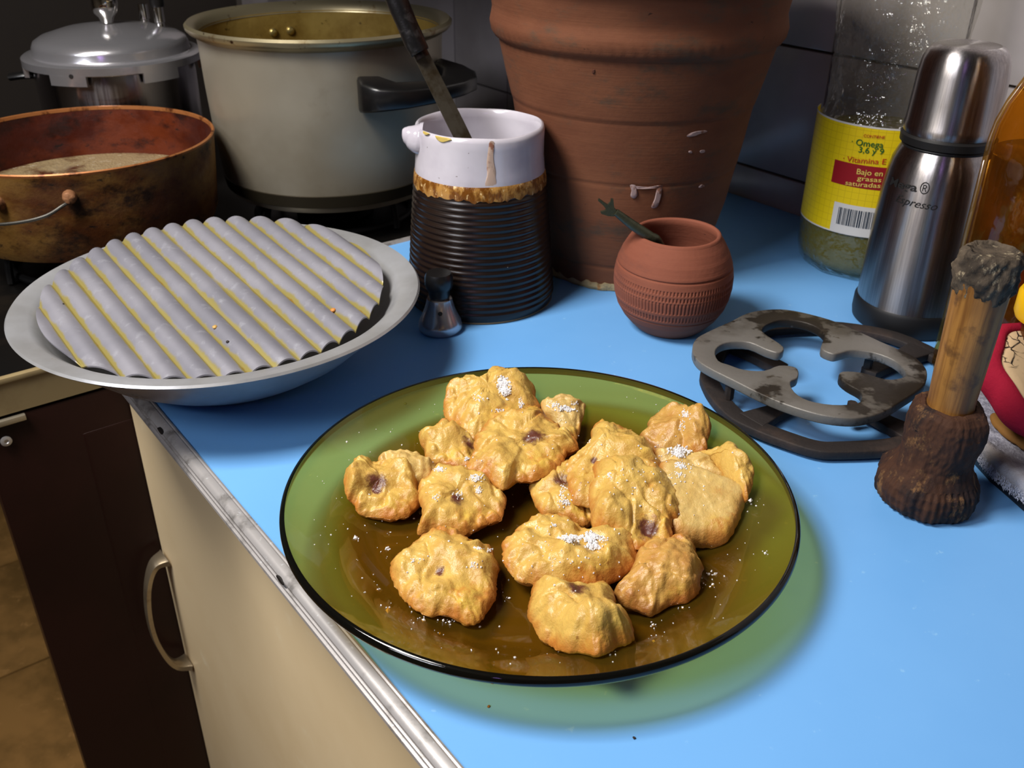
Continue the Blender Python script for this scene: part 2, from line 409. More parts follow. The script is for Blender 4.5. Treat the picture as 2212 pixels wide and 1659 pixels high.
LO('rim', [(.1225, .158), (.126, .1605), (.1305, .163), (.133, .166), (.1335, .169), (.131, .1715), (.1275, .1695), (.1225, .166), (.1200, .160)],
   MAT('pot_rim_metal', (172, 160, 128), .36, .8, .5, [(30, (120, 88, 40), .6, .7), (80, (60, 36, 16), .66, .74)], (100, .1, .001)), pot, 128, closed=True)
LO('inside_wall', [(.1205, .162), (.1195, .15), (.1185, .11), (.116, .06), (.112, .02), (.105, .006), (0, .005)], m_potin, pot, 128)
m_bake = MAT('black_bakelite', (20, 19, 19), .3, 0, .5, [(30, (38, 36, 34), .6, .75)], (60, .2, .001))
def potp(ang, r, z): return Vector((r*math.cos(math.radians(ang)), r*math.sin(math.radians(ang)), z))
# side handle: wide bakelite wing with a gap, on two metal brackets
outer = [(-66, .122), (-66, .142), (-61, .155), (-52, .164), (-40, .168), (-28, .170), (-19, .170), (-13, .163), (-9, .148), (-9, .122)]
inner = [(-20, .125), (-22, .137), (-30, .147), (-42, .148), (-52, .142), (-56, .126)]
loop = [potp(a, r, 0) for a, r in outer]+[potp(a, r, 0) for a, r in inner]
loop = [Vector((p.x, p.y, 0)) for p in loop]
hd = plate_poly('handle', loop, [], .094, .130, m_bake, pot, .004); hd['label'] = 'black bakelite side handle'
for q in hd.data.vertices:
    r = math.hypot(q.co.x, q.co.y)-.122; t = (q.co.z-.094)/.036; q.co.z += -r*.25*t+r*.22*(1-t)+.008
lx = [potp(a, r, 0) for a, r in ((-118-50, .122), (-118-50, .145), (-118-35, .163), (-118-20, .168), (-118-5, .163), (-118+8, .145), (-118+8, .122), (-118-2, .125), (-118-6, .14), (-118-20, .147), (-118-36, .14), (-118-40, .125))]
m_metal = MAT('plain_steel', (175, 170, 160), .3, 1)
for u, v_ in ((590, 68), (627, 64)):
    # rivets on the far inside wall
    d = ray(u, v_); o = CAM-Vector((*PC, 0)); r = .119
    aa = d.x**2+d.y**2; bb = 2*(o.x*d.x+o.y*d.y); cc = o.x**2+o.y**2-r*r; t = (-bb+math.sqrt(bb*bb-4*aa*cc))/(2*aa); p = o+d*t
    nrm = Vector((-p.x, -p.y, 0)).normalized(); q = nrm.to_track_quat('Z', 'Y')
    vv, ff = lathe([(0, .0035), (.003, .003), (.0046, .0015), (.005, -.001)], 20); vv = [q @ Vector(k)+p for k in vv]
    fixn(mesh_obj('rivet', vv, ff, MAT('yellowed_rivet', (170, 150, 90), .35, .8), pot))
# ------------------------------------------------------------------ pressure cooker
KC = (-.449, 1.100)
ck = thing('pressure_cooker', (*KC, -.001), 'polished pressure cooker with clamped domed lid and knob', 'pressure cooker')
def steel(name, rough, col=(200, 198, 200), streak=500, horiz=False):
    t = NT(name); cv = t.coord((1, 1, .02) if not horiz else (.02, .02, 1)); nz = t.noise(streak, 3, .5, cv)
    b = t.bsdf(lin(col), t.ramp(nz, .3, .7, rough*.85, rough*1.2), 1, .5, t.bump(nz, .04, .0003)); b.inputs['Anisotropic'].default_value = .8; b.inputs['Anisotropic Rotation'].default_value = .25
    tg = t.n('ShaderNodeTangent'); tg.direction_type = 'RADIAL'; tg.axis = 'Z'; t.l(tg.outputs[0], b.inputs['Tangent']); return t.m
m_cook = steel('polished_steel', .2, (176, 172, 176))
LO('body', [(0, 0), (.078, 0), (.083, .003), (.085, .01), (.0855, .1), (.084, .112), (.078, .112), (.078, .01), (0, .008)], m_cook, ck, 96)
def lidw(r, z, a):
    return r, z
LO('lid', [(0, .1515), (.02, .151), (.05, .147), (.072, .1405), (.0795, .136), (.082, .131), (.0825, .125), (.0835, .1235), (.0925, .1225), (.0945, .121), (.0945, .1135), (.0925, .1125), (.0905, .1135), (.08, .119), (.06, .139), (0, .145)],
   MAT('cast_aluminium_lid', (206, 204, 208), .2, .82, .5, (), (120, .08, .0006)), ck, 128)
lug = None
for k in range(6):
    a0 = math.radians(-112+k*60); v = []; f = []
    for i in range(9):
        a = a0+math.radians(25)*(i/8)
        for r, z in ((.0946, .1135), (.0946, .103), (.090, .1025), (.0895, .1135)): v.append((r*math.cos(a), r*math.sin(a), z))
    for i in range(8):
        for q in range(4): f.append((i*4+q, i*4+(q+1) % 4, i*4+4+(q+1) % 4, i*4+4+q))
    f += [(0, 1, 2, 3), (35, 34, 33, 32)]
    fixn(mesh_obj('lug', v, f, m_cook if False else bpy.data.materials['cast_aluminium_lid'], ck, True, 30))
m_chrome = MAT('bright_chrome', (215, 212, 206), .08, 1)
LO('knob', [(0, .15), (.006, .152), (.008, .158), (.0125, .163), (.0145, .171), (.014, .182), (.010, .19), (0, .193)], m_chrome, ck, 40)
for q, (u, v_) in enumerate(((312, 38), (345, 45))):
    p = P(u, v_, .150); x = p-Vector((*KC, 0)); vv, ff = lathe([(0, .143), (.0048, .143), (.0048, .149), (.0058, .150), (.0058, .166), (0, .167)], 24)
    vv = [Vector(k)+Vector((x.x, x.y, 0)) for k in vv]; o = mesh_obj('valve', vv, ff, m_chrome, ck); fixn(o)
x = P(345, 20, .178)-Vector((*KC, 0))
v, f = lathe([(0, .1655), (.007, .166), (.008, .17), (.008, .188), (0, .19)], 24); v = [Vector(k)+Vector((x.x, x.y, 0)) for k in v]
# black valve cap on the right valve
p = P(345, 45, .150)-Vector((*KC, 0)); v, f = lathe([(0, .1655), (.0075, .166), (.008, .169), (.0078, .188), (0, .19)], 24); v = [Vector(k)+Vector((p.x, p.y, 0)) for k in v]
fixn(mesh_obj('valve_cap', v, f, m_bake, ck))
vv, ff = lathe([(0, .0006), (.0022, .0006), (.0026, -.001)], 16); a = math.radians(-96); q = Vector((math.cos(a), math.sin(a), 0)).to_track_quat('Z', 'Y')
vv = [q @ Vector(k)+Vector((.0946*math.cos(a), .0946*math.sin(a), .1135)) for k in vv]; fixn(mesh_obj('bolt_hole', vv, ff, m_hole, ck))
ck_h = tube('side_grip', [(-.086, -.01, .098), (-.10, -.014, .098), (-.114, -.014, .096)], .007, m_bake, ck, 12, 4, (1, .6))
# ------------------------------------------------------------------ burnt brown pan with frothing oil
def panmat(name, base, l1, l2, l3):
    t = NT(name); cv = t.coord((1, 1, 1.6)); c = t.mix(t.ramp(t.noise(9, 6, .65, cv), .4, .62), lin(base), lin(l1))
    c = t.mix(t.ramp(t.noise(22, 6, .7, cv), .5, .66), c, lin(l2)); c = t.mix(t.ramp(t.noise(60, 6, .7, cv), .6, .7), c, lin(l3))
    t.bsdf(c, t.ramp(t.noise(30, 4, .6, cv), .3, .7, .35, .7), .15, .4, t.bump(t.noise(130, 6, .7), .5, .0012)); return t.m
m_pan = panmat('baked_on_brown_grease', (122, 88, 40), (80, 42, 16), (42, 24, 12), (20, 14, 9))
m_panin = panmat('scorched_red_brown_inside', (66, 20, 9), (104, 42, 14), (42, 13, 7), (20, 10, 7))
NC = (-.409, .884)
pan = thing('frying_pan', (*NC, -.001), 'deep burnt brown pan crusted with baked grease, frothing oil inside', 'pan')
LO('body', [(0, 0), (.105, 0), (.1125, .003), (.1165, .012), (.119, .04), (.1215, .07), (.1227, .0825)], m_pan, pan, 128)
LO('rim', [(.1226, .0815), (.1232, .0835), (.1222, .0845), (.1206, .084), (.1203, .081)], MAT('worn_copper_edge', (176, 112, 62), .45, .4, .5, [(60, (96, 50, 20), .5, .65)]), pan, 128, closed=True)
LO('inside_wall', [(.1208, .0835), (.1195, .07), (.117, .04), (.1145, .012), (.108, .005), (0, .004)], m_panin, pan, 128)
def oilm():
    t = NT('frothy_frying_oil'); cv = t.coord(); f1 = t.ramp(t.noise(18, 5, .6, cv), .38, .55)
    vo = t.n('ShaderNodeTexVoronoi'); vo.inputs['Scale'].default_value = 520; vo.inputs['Randomness'].default_value = 1; t.l(cv, vo.inputs[0])
    c = t.mix(f1, lin((80, 32, 12)), lin((170, 150, 112))); c = t.mix(t.ramp(t.noise(90, 5, .7, cv), .56, .7), c, lin((216, 204, 176)))
    t.bsdf(c, .12, 0, .6, t.bump(vo.outputs[0], .6, .002)); return t.m
oil = LO('frying_oil', [(.1155, .036), (.09, .0365), (0, .0365)], oilm(), pan, 96)
m_wire = MAT('steel_wire', (120, 118, 112), .35, .9)
m_lug = MAT('rusty_lug', (150, 104, 70), .6, .3, .4, [(90, (70, 40, 22), .5, .65)], (300, .4, .001))
rfp = prof_r([(.1125, .003), (.1165, .012), (.119, .04), (.1215, .07), (.1227, .0825)])
h1 = hit(NC, rfp, 150, 422); h2 = hit(NC, rfp, -2, 436)
for h in (h1, h2):
    q = Vector((math.cos(h[0]), math.sin(h[0]), 0)); p = on(rfp, h[0], h[1], 0)
    vv, ff = lathe([(0, .008), (.0035, .0078), (.0052, .0062), (.0056, .003), (.0062, -.001)], 18); qq = q.to_track_quat('Z', 'Y')
    vv = [qq @ (Vector(k)*(1+.12*noise.noise(Vector(k)*300)))+p for k in vv]; fixn(mesh_obj('lug', vv, ff, m_lug, pan))
pa = on(rfp, h1[0], h1[1]-.003, .004); pb = on(rfp, h2[0], h2[1]-.003, .004)
def hp_(u, v_, off):
    h = hit(NC, rfp, u, v_); return on(rfp, h[0], h[1], off)
tube('wire_handle', [pa, hp_(137, 436, .009), hp_(110, 452, .013), hp_(70, 463, .015), hp_(20, 469, .016), hp_(-30, 470, .015), hp_(-62, 462, .010), pb+Vector((-.01, 0, -.004))], .0014, m_wire, pan, 8, 6)
# ------------------------------------------------------------------ aluminium bowl + corrugated griddle disc
def bowlm():
    t = NT('old_spun_aluminium'); cv = t.coord()
    c = t.mix(t.ramp(t.noise(12, 5, .6, cv), .35, .7), lin((196, 197, 200)), lin((170, 169, 168)))
    c = t.mix(t.ramp(t.noise(34, 5, .7, cv), .66, .72), c, lin((176, 150, 84)))
    t.bsdf(c, t.ramp(t.noise(20, 4, .6, cv), .3, .7, .26, .42), .5, .5, t.bump(t.noise(60, 5), .12, .001)); return t.m
m_bowl = bowlm()
BC = (-.1995, .595)
bowl = tag(LO('metal_basin', [(0, .0), (.056, .0), (.064, .0018), (.079, .0105), (.094, .0205), (.108, .0332), (.117, .045), (.1205, .0496), (.1235, .0516), (.1335, .0532), (.1352, .0548), (.1340, .0562), (.1225, .0544),
     (.1180, .0510), (.1150, .0465), (.1060, .0350), (.092, .0222), (.077, .0122), (.062, .0042), (0, .0025)], m_bowl, None, 144), 'round aluminium basin holding the corrugated metal disc', 'basin')
bowl.location = (*BC, 0)
def discm():
    t = NT('greasy_corrugated_aluminium'); cv = t.coord(); at = t.n('ShaderNodeAttribute'); at.attribute_name = 'groove'
    g = at.outputs['Fac']; nz = t.noise(26, 5, .65, cv); nf = t.noise(120, 4, .6, cv)
    c = t.mix(t.ramp(t.noise(9, 5, .6, cv), .35, .65), lin((160, 158, 166)), lin((140, 139, 148))); c = t.mix(t.ramp(nf, .55, .75, 0, .6), c, lin((176, 176, 184)))
    e = t.math('ADD', g, t.math('MULTIPLY', t.math('SUBTRACT', nz, .5), 1.15)); e = t.math('ADD', e, t.math('MULTIPLY', t.math('SUBTRACT', nf, .5), .5))
    c = t.mix(t.ramp(e, .46, .76), c, lin((160, 147, 86))); c = t.mix(t.ramp(e, .98, 1.15), c, lin((156, 120, 52)))
    t.bsdf(c, .42, .35, .5, t.bump(nf, .2, .0006)); return t.m
GA = math.radians(38); gn = Vector((math.cos(GA), math.sin(GA), 0)); gp = .01545; RD = .1145
RD = .1135; NS = 230; NTT = 60; v = []; grv = []; tn = Vector((-gn.y, gn.x, 0))
def gz(x, y):
    q_ = (x*gn.x+y*gn.y)/gp+.25; c_ = abs(math.cos(PI*q_)); return .0058*(c_**.62)-.0030, 1-c_**.8
for i in range(NS+1):
    s_ = -RD*math.cos(PI*i/NS*.985+.0236)
    h_ = math.sqrt(max(0, RD*RD-s_*s_))
    for j in range(NTT+1):
        t = (j/NTT*2-1)*h_; p = gn*s_+tn*t; z, g = gz(p.x, p.y); z += .0007*noise.noise(Vector((p.x*20, p.y*20, 3))); v.append((p.x, p.y, z)); grv.append(g)
J1 = NTT+1
f = [(i*J1+j, (i+1)*J1+j, (i+1)*J1+j+1, i*J1+j+1) for i in range(NS) for j in range(NTT)]
nv = len(v); v += [(x, y, z-.0011) for x, y, z in v]; grv += grv
f += [tuple(reversed([q+nv for q in ff])) for ff in f]
bd = [i*J1 for i in range(NS+1)]+[NS*J1+j for j in range(1, J1)]+[i*J1+NTT for i in range(NS-1, -1, -1)]+[j for j in range(NTT-1, 0, -1)]
f += [(bd[k], bd[(k+1) % len(bd)], bd[(k+1) % len(bd)]+nv, bd[k]+nv) for k in range(len(bd))]
disc = mesh_obj('corrugated_griddle', v, f, discm(), None, True, 50)
at = disc.data.attributes.new('groove', 'FLOAT', 'POINT'); at.data.foreach_set('value', grv)
fixn(disc); disc.location = (-.2035, .5975, .0565); disc.rotation_euler = (math.radians(4.6), math.radians(1.2), 0)
tag(disc, 'round corrugated aluminium griddle disc with yellow grease in its grooves', 'griddle')
bpy.context.view_layer.update()
# ------------------------------------------------------------------ glazed stoneware jug
JC = (-.0262, .717)
jug = thing('stoneware_jug', (*JC, 0), 'white-topped stoneware jug with dark ribbed body and knife inside', 'jug')
def glaze_white():
    t = NT('white_glaze'); cv = t.coord(); c = t.mix(t.ramp(t.noise(20, 4, .6, cv), .4, .7), lin((205, 200, 208)), lin((190, 184, 194)))
    c = t.mix(t.ramp(t.noise(260, 2, .5, cv), .74, .78), c, lin((90, 70, 60)))
    t.bsdf(c, .16, 0, .5, t.bump(t.noise(40, 3), .08, .001), coat=.3); return t.m
m_gw = glaze_white()
def jw(r, z, a):
    if z > .12: z += (z-.12)/.02*(.0004*math.sin(3*a+1)+.0002*math.sin(7*a)-.0007*math.exp(-((math.degrees(a)+98)/14)**2))
    return r, z
LO('upper_body', [(.0500, .1045), (.0501, .107), (.0496, .112), (.0490, .120), (.0492, .132), (.0493, .1375), (.0484, .1405), (.0468, .1410), (.0452, .1395), (.0446, .134), (.0450, .128), (.0443, .124), (.0449, .118),
    (.0442, .113), (.0450, .107), (.0455, .09), (.049, .05), (.052, .012), (.048, .008), (0, .008)], m_gw, jug, 128, jw, 60)
def dripm():
    t = NT('brown_drip_glaze'); cv = t.coord((1, 1, .55)); c = t.mix(t.ramp(t.noise(150, 4, .6, cv), .42, .6), lin((112, 66, 18)), lin((176, 130, 66)))
    c = t.mix(t.ramp(t.noise(330, 3, .6, cv), .6, .68), c, lin((222, 188, 130))); t.bsdf(c, .25, 0, .5, t.bump(t.noise(200, 4, .6, cv), .7, .0015)); return t.m
def dw(r, z, a):
    if z < .1005: z += .0024*noise.noise(Vector((math.cos(a)*9, math.sin(a)*9, 2)))+.0014*noise.noise(Vector((math.cos(a)*30, math.sin(a)*30, 7)))
    return r, z
LO('drip_band', [(.0498, .1070), (.0507, .1055), (.0512, .102), (.0517, .098), (.0516, .096), (.0495, .0955), (.0485, .104)], dripm(), jug, 160, dw, closed=True)
pr = []; nr = 19
for i in range(nr*8+1):
    t = i/(nr*8); z = .098-t*.0905; r = .0511+(.0592-.0511)*(t**.85); pr.append((r+.00042*math.cos(t*nr*2*PI), z))
rib = [(.0475, .0985)]+pr+[(.0588, .005), (.0582, .001), (.0572, 0), (.05, 0), (.049, .004), (0, .004)]
def ribm():
    t = NT('black_brown_glaze'); cv = t.coord(); c = t.mix(t.ramp(t.noise(16, 4, .6, cv), .4, .7), lin((34, 23, 17)), lin((22, 15, 14)))
    c = t.mix(t.ramp(t.noise(240, 2, .5, cv), .78, .8), c, lin((150, 140, 120))); t.bsdf(c, .27, 0, .4); return t.m
LO('ribbed_body', rib, ribm(), jug, 128, None, 60)
LO('foot', [(.0574, .0), (.0585, .0008), (.0582, .0024), (.0570, .0026)], MAT('bare_clay_foot', (110, 92, 66), .8), jug, 96, closed=True)
jrf = prof_r([(.0500, .1045), (.0501, .107), (.0496, .112), (.0490, .120), (.0492, .132), (.0493, .1375)])
patch_px('glaze_crack', JC, jrf, [(1058, 306), (1068, 308), (1066, 330), (1068, 352), (1072, 372), (1071, 388), (1072, 400), (1048, 404), (1052, 380), (1051, 350), (1054, 325)], MAT('bare_tan_streak', (198, 170, 150), .6, 0, .4, [(120, (150, 100, 78), .55, .65)]), jug, .0004)
m_yel = MAT('dried_yellow_batter', (206, 180, 96), .5)
patch_px('batter_smear', JC, jrf, [(940, 293), (955, 296), (968, 298), (976, 302), (966, 306), (955, 308), (944, 302)], m_yel, jug, .0008)
patch_px('batter_smear', JC, jrf, [(914, 283), (922, 286), (928, 289), (922, 292), (916, 289)], m_yel, jug, .0008)
# curled side lug / spout on the left
sa = hit(JC, jrf, 893, 290)
sp = [Vector((-.0455, -.012, .1335)), Vector((-.0500, -.014, .1340)), Vector((-.0555, -.016, .1345)), Vector((-.0585, -.017, .1325))]
def sd(u, v_): q = PY(u, v_, JC[1]-.012)-Vector((*JC, 0)); return q
sp_r = [.0122, .0114, .0096, .0074, .0060, .0050, .0034, .0004]
tube('spout_lug', [sd(914, 300), sd(903, 299), sd(892, 296), sd(883, 293), sd(876, 291.5), sd(872, 291), sd(869.5, 291), sd(868, 291)],
     lambda t: sp_r[min(7, int(t*7))]+(sp_r[min(7, int(t*7)+1)]-sp_r[min(7, int(t*7))])*(t*7-int(t*7)), m_gw, jug, 24, 6)
# knife standing in the jug
kn = thing('kitchen_knife', (*JC, .012), 'old steel knife with black taped handle standing in the jug', 'knife')
KB = Vector((*JC, .012))
k0 = PY(985, 268, .712); k1 = PY(905, 108, .722); k2 = PY(857, 0, .728); k3 = k2+(k2-k1)*.8
dirn = (k1-k0).normalized(); kb = k0-dirn*.118
xw = dirn.cross(Vector((.35, -1, .1))).normalized(); yw = dirn.cross(xw).normalized()
def blade(p, hw, th): return [p+xw*hw+yw*0, p+xw*hw*.3-yw*th, p-xw*hw-yw*th*.8, p-xw*hw+yw*th*.8, p+xw*hw*.3+yw*th]
v = []; f = []; st = [(kb, .0046), (kb+dirn*.02, .0054), (k0, .0063), (k0+dirn*.03, .0060), (k1+dirn*.004, .0056)]
for p, hw in st: v += [q-KB for q in blade(p, hw, .0008)]
for i in range(len(st)-1):
    for k in range(5): f.append((i*5+k, i*5+(k+1) % 5, (i+1)*5+(k+1) % 5, (i+1)*5+k))
f += [(0, 1, 2, 3, 4), tuple(range(len(st)*5-1, len(st)*5-6, -1))]
fixn(mesh_obj('blade', v, f, MAT('tarnished_blade', (128, 120, 104), .35, .9, .5, [(40, (92, 78, 56), .45, .65)]), kn, False))
m_tape = MAT('black_tape_handle', (18, 17, 18), .35, 0, .5, [(50, (48, 46, 46), .62, .72)], (90, .5, .0015))
nn = [k1-dirn*.002, k1+dirn*.008, k2, k3]
tube('handle', [p-KB for p in nn], lambda t: .0086+.0009*min(1, t*4)+.0002*math.sin(t*23), m_tape, kn, 18, 8, (1.0, .75))
tube('ferrule', [p-KB for p in (k1-dirn*.006, k1+dirn*.002)], .0072, MAT('dark_ferrule', (34, 28, 26), .3, .5), kn, 14, 3, (1, .7))
# ------------------------------------------------------------------ large terracotta pot
TC = (.097, .7985)
tp = thing('terracotta_pot', (*TC, 0), 'large terracotta pot with moulded collar and white paint marks', 'pot')
def terram(name, a, b, c3, dk):
    t = NT(name); cv = t.coord((1, 1, 2.2)); c = t.mix(t.ramp(t.noise(7, 6, .65, cv), .35, .68), lin(a), lin(b))
    c = t.mix(t.ramp(t.noise(16, 6, .7, cv), .52, .7), c, lin(c3)); c = t.mix(t.ramp(t.noise(70, 4, .6, cv), .7, .76), c, lin(dk))
    s = t.coord((1, 1, 30)); h = t.noise(18, 4, .6, s)
    t.bsdf(c, .8, 0, .25, t.bump(h, .2, .0009, t.bump(t.noise(260, 5), .3, .0006))); return t.m
m_terra = terram('terracotta', (118, 73, 49), (102, 60, 40), (86, 66, 51), (54, 32, 23))
tprof = [(0, 0), (.068, 0), (.0725, .001), (.0738, .006), (.0752, .0195), (.0746, .0207), (.0757, .022), (.0850, .063), (.0900, .0935), (.0897, .0948), (.0906, .0962), (.0985, .143), (.0986, .1446), (.0997, .146),
         (.1108, .1895), (.1112, .1912), (.1140, .1928), (.1166, .197), (.1180, .2035), (.1168, .209), (.1160, .2135), (.1168, .219), (.1180, .225), (.1190, .236), (.1260, .239), (.1330, .246), (.134, .262), (.1320, .286), (.124, .29), (.116, .286), (.105, .18), (.085, .09), (.068, .012), (0, .01)]
def tw(r, z, a):
    r += .0007*math.sin(2*a+z*20)+.0005*noise.noise(Vector((math.cos(a)*3, math.sin(a)*3, z*25)))
    if .1916 < z < .204:  # pinched rope edging
        r += (.00045+.0003*noise.noise(Vector((math.cos(a)*4, math.sin(a)*4, 8))))*math.sin(a*92+z*520)*max(0, 1-abs(z-.1965)/.007)
    return r, z
dens = []
for (r0, z0), (r1, z1) in zip(tprof, tprof[1:]):
    n_ = max(1, int(abs(z1-z0)/.0022));
    for k in range(n_): dens.append((r0+(r1-r0)*k/n_, z0+(z1-z0)*k/n_))
dens.append(tprof[-1])
LO('body', dens, m_terra, tp, 420, tw, 70)
trf = prof_r(tprof[2:20])
m_paint = MAT('white_paint_spots', (168, 144, 140), .8, 0, .3, [(150, (130, 90, 74), .5, .62)])
for pts in ([(1361, 400), (1372, 400), (1376, 409), (1377, 422), (1370, 429), (1362, 424), (1364, 412)], [(1372, 402), (1400, 404), (1426, 400), (1430, 404), (1400, 408), (1374, 408)], [(1420, 404), (1430, 404), (1428, 425), (1421, 445), (1412, 450), (1407, 446), (1414, 430)],
            [(1484, 292), (1500, 284), (1526, 280), (1530, 284), (1512, 289), (1500, 294), (1486, 296)], [(1488, 326), (1494, 326), (1494, 331), (1488, 330)], [(1511, 325), (1522, 323), (1522, 329), (1513, 331)], [(1509, 404), (1516, 398), (1522, 402), (1512, 406)]):
    patch_px('paint_spot', TC, trf, pts, m_paint, tp, .0007)
m_chip = MAT('dark_chip', (84, 44, 28), .9)
for pts in ([(1362, 165), (1368, 158), (1374, 160), (1373, 170), (1364, 176)], [(1280, 151), (1285, 150), (1284, 158), (1279, 158)]):
    patch_px('chip', TC, trf, pts, m_chip, tp, .0004)
def fw_(r, z, a):
    return r+.0022*noise.noise(Vector((math.cos(a)*8, math.sin(a)*8, 1))), z*(1+.5*noise.noise(Vector((math.cos(a)*14, math.sin(a)*14, 5))))
LO('crumbly_foot', [(.0715, .0002), (.0748, .0004), (.0757, .0028), (.0745, .0056), (.0725, .0062)], MAT('crumbly_cream_residue', (166, 148, 112), .9, 0, .3, [(45, (190, 122, 56), .55, .62), (90, (120, 100, 70), .6, .7)], (300, .8, .002)), tp, 200, fw_, closed=True)
# ------------------------------------------------------------------ small clay cup with fish-tail spoon
CC = (.1211, .662)
cup = thing('clay_cup', (*CC, 0), 'small round reddish clay cup with incised band and bronze spoon', 'cup')
m_clay = terram('fine_red_clay', (140, 82, 62), (128, 71, 52), (122, 72, 56), (94, 50, 40))
def rg(z):
    pts = [(.0, .0235), (.0015, .0262), (.006, .031), (.012, .0362), (.020, .0409), (.028, .0434), (.036, .0446), (.044, .0446), (.050, .0436), (.055, .0425), (.062, .0398), (.069, .0359), (.0745, .0322)]
    for (z0, r0), (z1, r1) in zip(pts, pts[1:]):
        if z <= z1:
            t = (z-z0)/(z1-z0); return r0+(r1-r0)*t
    return .0322
cp = [(0, 0), (.0225, 0)]; z = 0
while z < .0745: cp.append((rg(z)-(.0008 if abs(z-.0525) < .0006 else 0)-(.0006 if abs(z-.0185) < .0005 else 0), z)); z += .00045
cp += [(.0320, .0755), (.0308, .0764), (.0295, .0760), (.0288, .0748), (.030, .070), (.036, .058), (.040, .044), (.037, .02), (.028, .006), (0, .004)]
def cw(r, z, a):
    if r > rg(z)-.0012 and .0195 < z < .0475:
        g = 0
        for z0, z1, ph, n_ in ((.0435, .0468, 0, 110), (.0385, .042, .4, 110), (.0285, .0378, .2, 104), (.0215, .0262, .7, 108)):
            if z0 < z < z1:
                s = math.sin(a*n_+ph+.6*noise.noise(Vector((math.cos(a)*5, math.sin(a)*5, z0*90)))); g = -.00075*max(0, s)**.6*min(1, (z-z0)/.0006, (z1-z)/.0006)
        r += g
    return r+.0003*math.sin(3*a), z
LO('body', cp, m_clay, cup, 900, cw, 180)
SPB = Vector((CC[0], CC[1], .006))
sp_ = thing('fish_tail_spoon', SPB, 'green-bronze spoon with fish-tail end leaning in the clay cup', 'spoon')
m_bronze = MAT('verdigris_bronze', (72, 74, 58), .4, .6, .5, [(60, (46, 48, 38), .45, .65), (200, (150, 140, 110), .7, .76)], (200, .5, .0012))
q0 = PY(1330, 458, .650); q1 = PY(1368, 487, .650); q2 = PY(1405, 512, .651); q3 = PY(1424, 523, .654)+Vector((.0, 0, -.001)); dq = (q3-q1).normalized(); q4 = q3+dq*.02+Vector((.002, .006, -.022)); 
tube('handle', [p-SPB for p in (q0, q1, q2, q3, q4)], lambda t: .0032+.0016*math.sin(PI*min(1, t*1.1)), m_bronze, sp_, 12, 8, (1, .8))
tl = [(1330, 466), (1325, 468), (1313, 467), (1299, 462), (1297, 458), (1306, 456), (1310, 453), (1303, 444), (1292, 434), (1294, 430), (1305, 438), (1313, 443), (1319, 437), (1320, 430), (1325, 431), (1326, 441), (1327, 450), (1336, 459)]
bm = bmesh.new(); vs = [bm.verts.new(PY(u, v_, .649)-SPB) for u, v_ in tl]; fc = bm.faces.new(vs)
r_ = bmesh.ops.extrude_face_region(bm, geom=[fc]); bmesh.ops.translate(bm, vec=(0, .0026, 0), verts=[g for g in r_['geom'] if isinstance(g, bmesh.types.BMVert)])
bmesh.ops.recalc_face_normals(bm, faces=bm.faces); bmesh.ops.triangulate(bm, faces=[x for x in bm.faces if len(x.verts) > 4])
me = bpy.data.meshes.new('tail_fin'); bm.to_mesh(me); bm.free(); me.materials.append(m_bronze); o = bpy.data.objects.new('tail_fin', me); COL.objects.link(o); o.parent = sp_
LO('bowl', [(0, 0), (.008, .001), (.0125, .004), (.0135, .007), (.0125, .0068), (.008, .0025), (0, .0015)], m_bronze, sp_, 24).location = q4-SPB+Vector((0, 0, -.006))
# ------------------------------------------------------------------ pressure weight (chrome bell with black cap)
wt = thing('pressure_weight', (-.0551, .6502, 0), 'small chrome bell-shaped cooker weight with black cap beside the jug', 'pressure weight')
LO('bell', [(0, 0), (.0145, 0), (.0163, .0015), (.0168, .004), (.0158, .0085), (.0138, .0125), (.0115, .0185), (.0100, .0235), (.0095, .0265), (0, .027)], MAT('smoky_chrome', (196, 190, 194), .2, .8), wt, 64)
LO('cap', [(0, .0255), (.0072, .026), (.0078, .029), (.0082, .033), (.0098, .035), (.0106, .038), (.0105, .044), (.0092, .047), (0, .048)], m_bake, wt, 48)
h = hit((-.0551, .6502), prof_r([(.0138, .0125), (.0115, .0185), (.0100, .0235)]), 951, 678)
vv, ff = lathe([(0, .0006), (.0016, .0006), (.0019, -.001)], 16); q = Vector((math.cos(h[0]), math.sin(h[0]), .3)).to_track_quat('Z', 'Y')
pp = on(prof_r([(.0138, .0125), (.0115, .0185), (.0100, .0235)]), h[0], h[1], 0); fixn(mesh_obj('vent_hole', [q @ Vector(k)+pp for k in vv], ff, m_hole, wt))
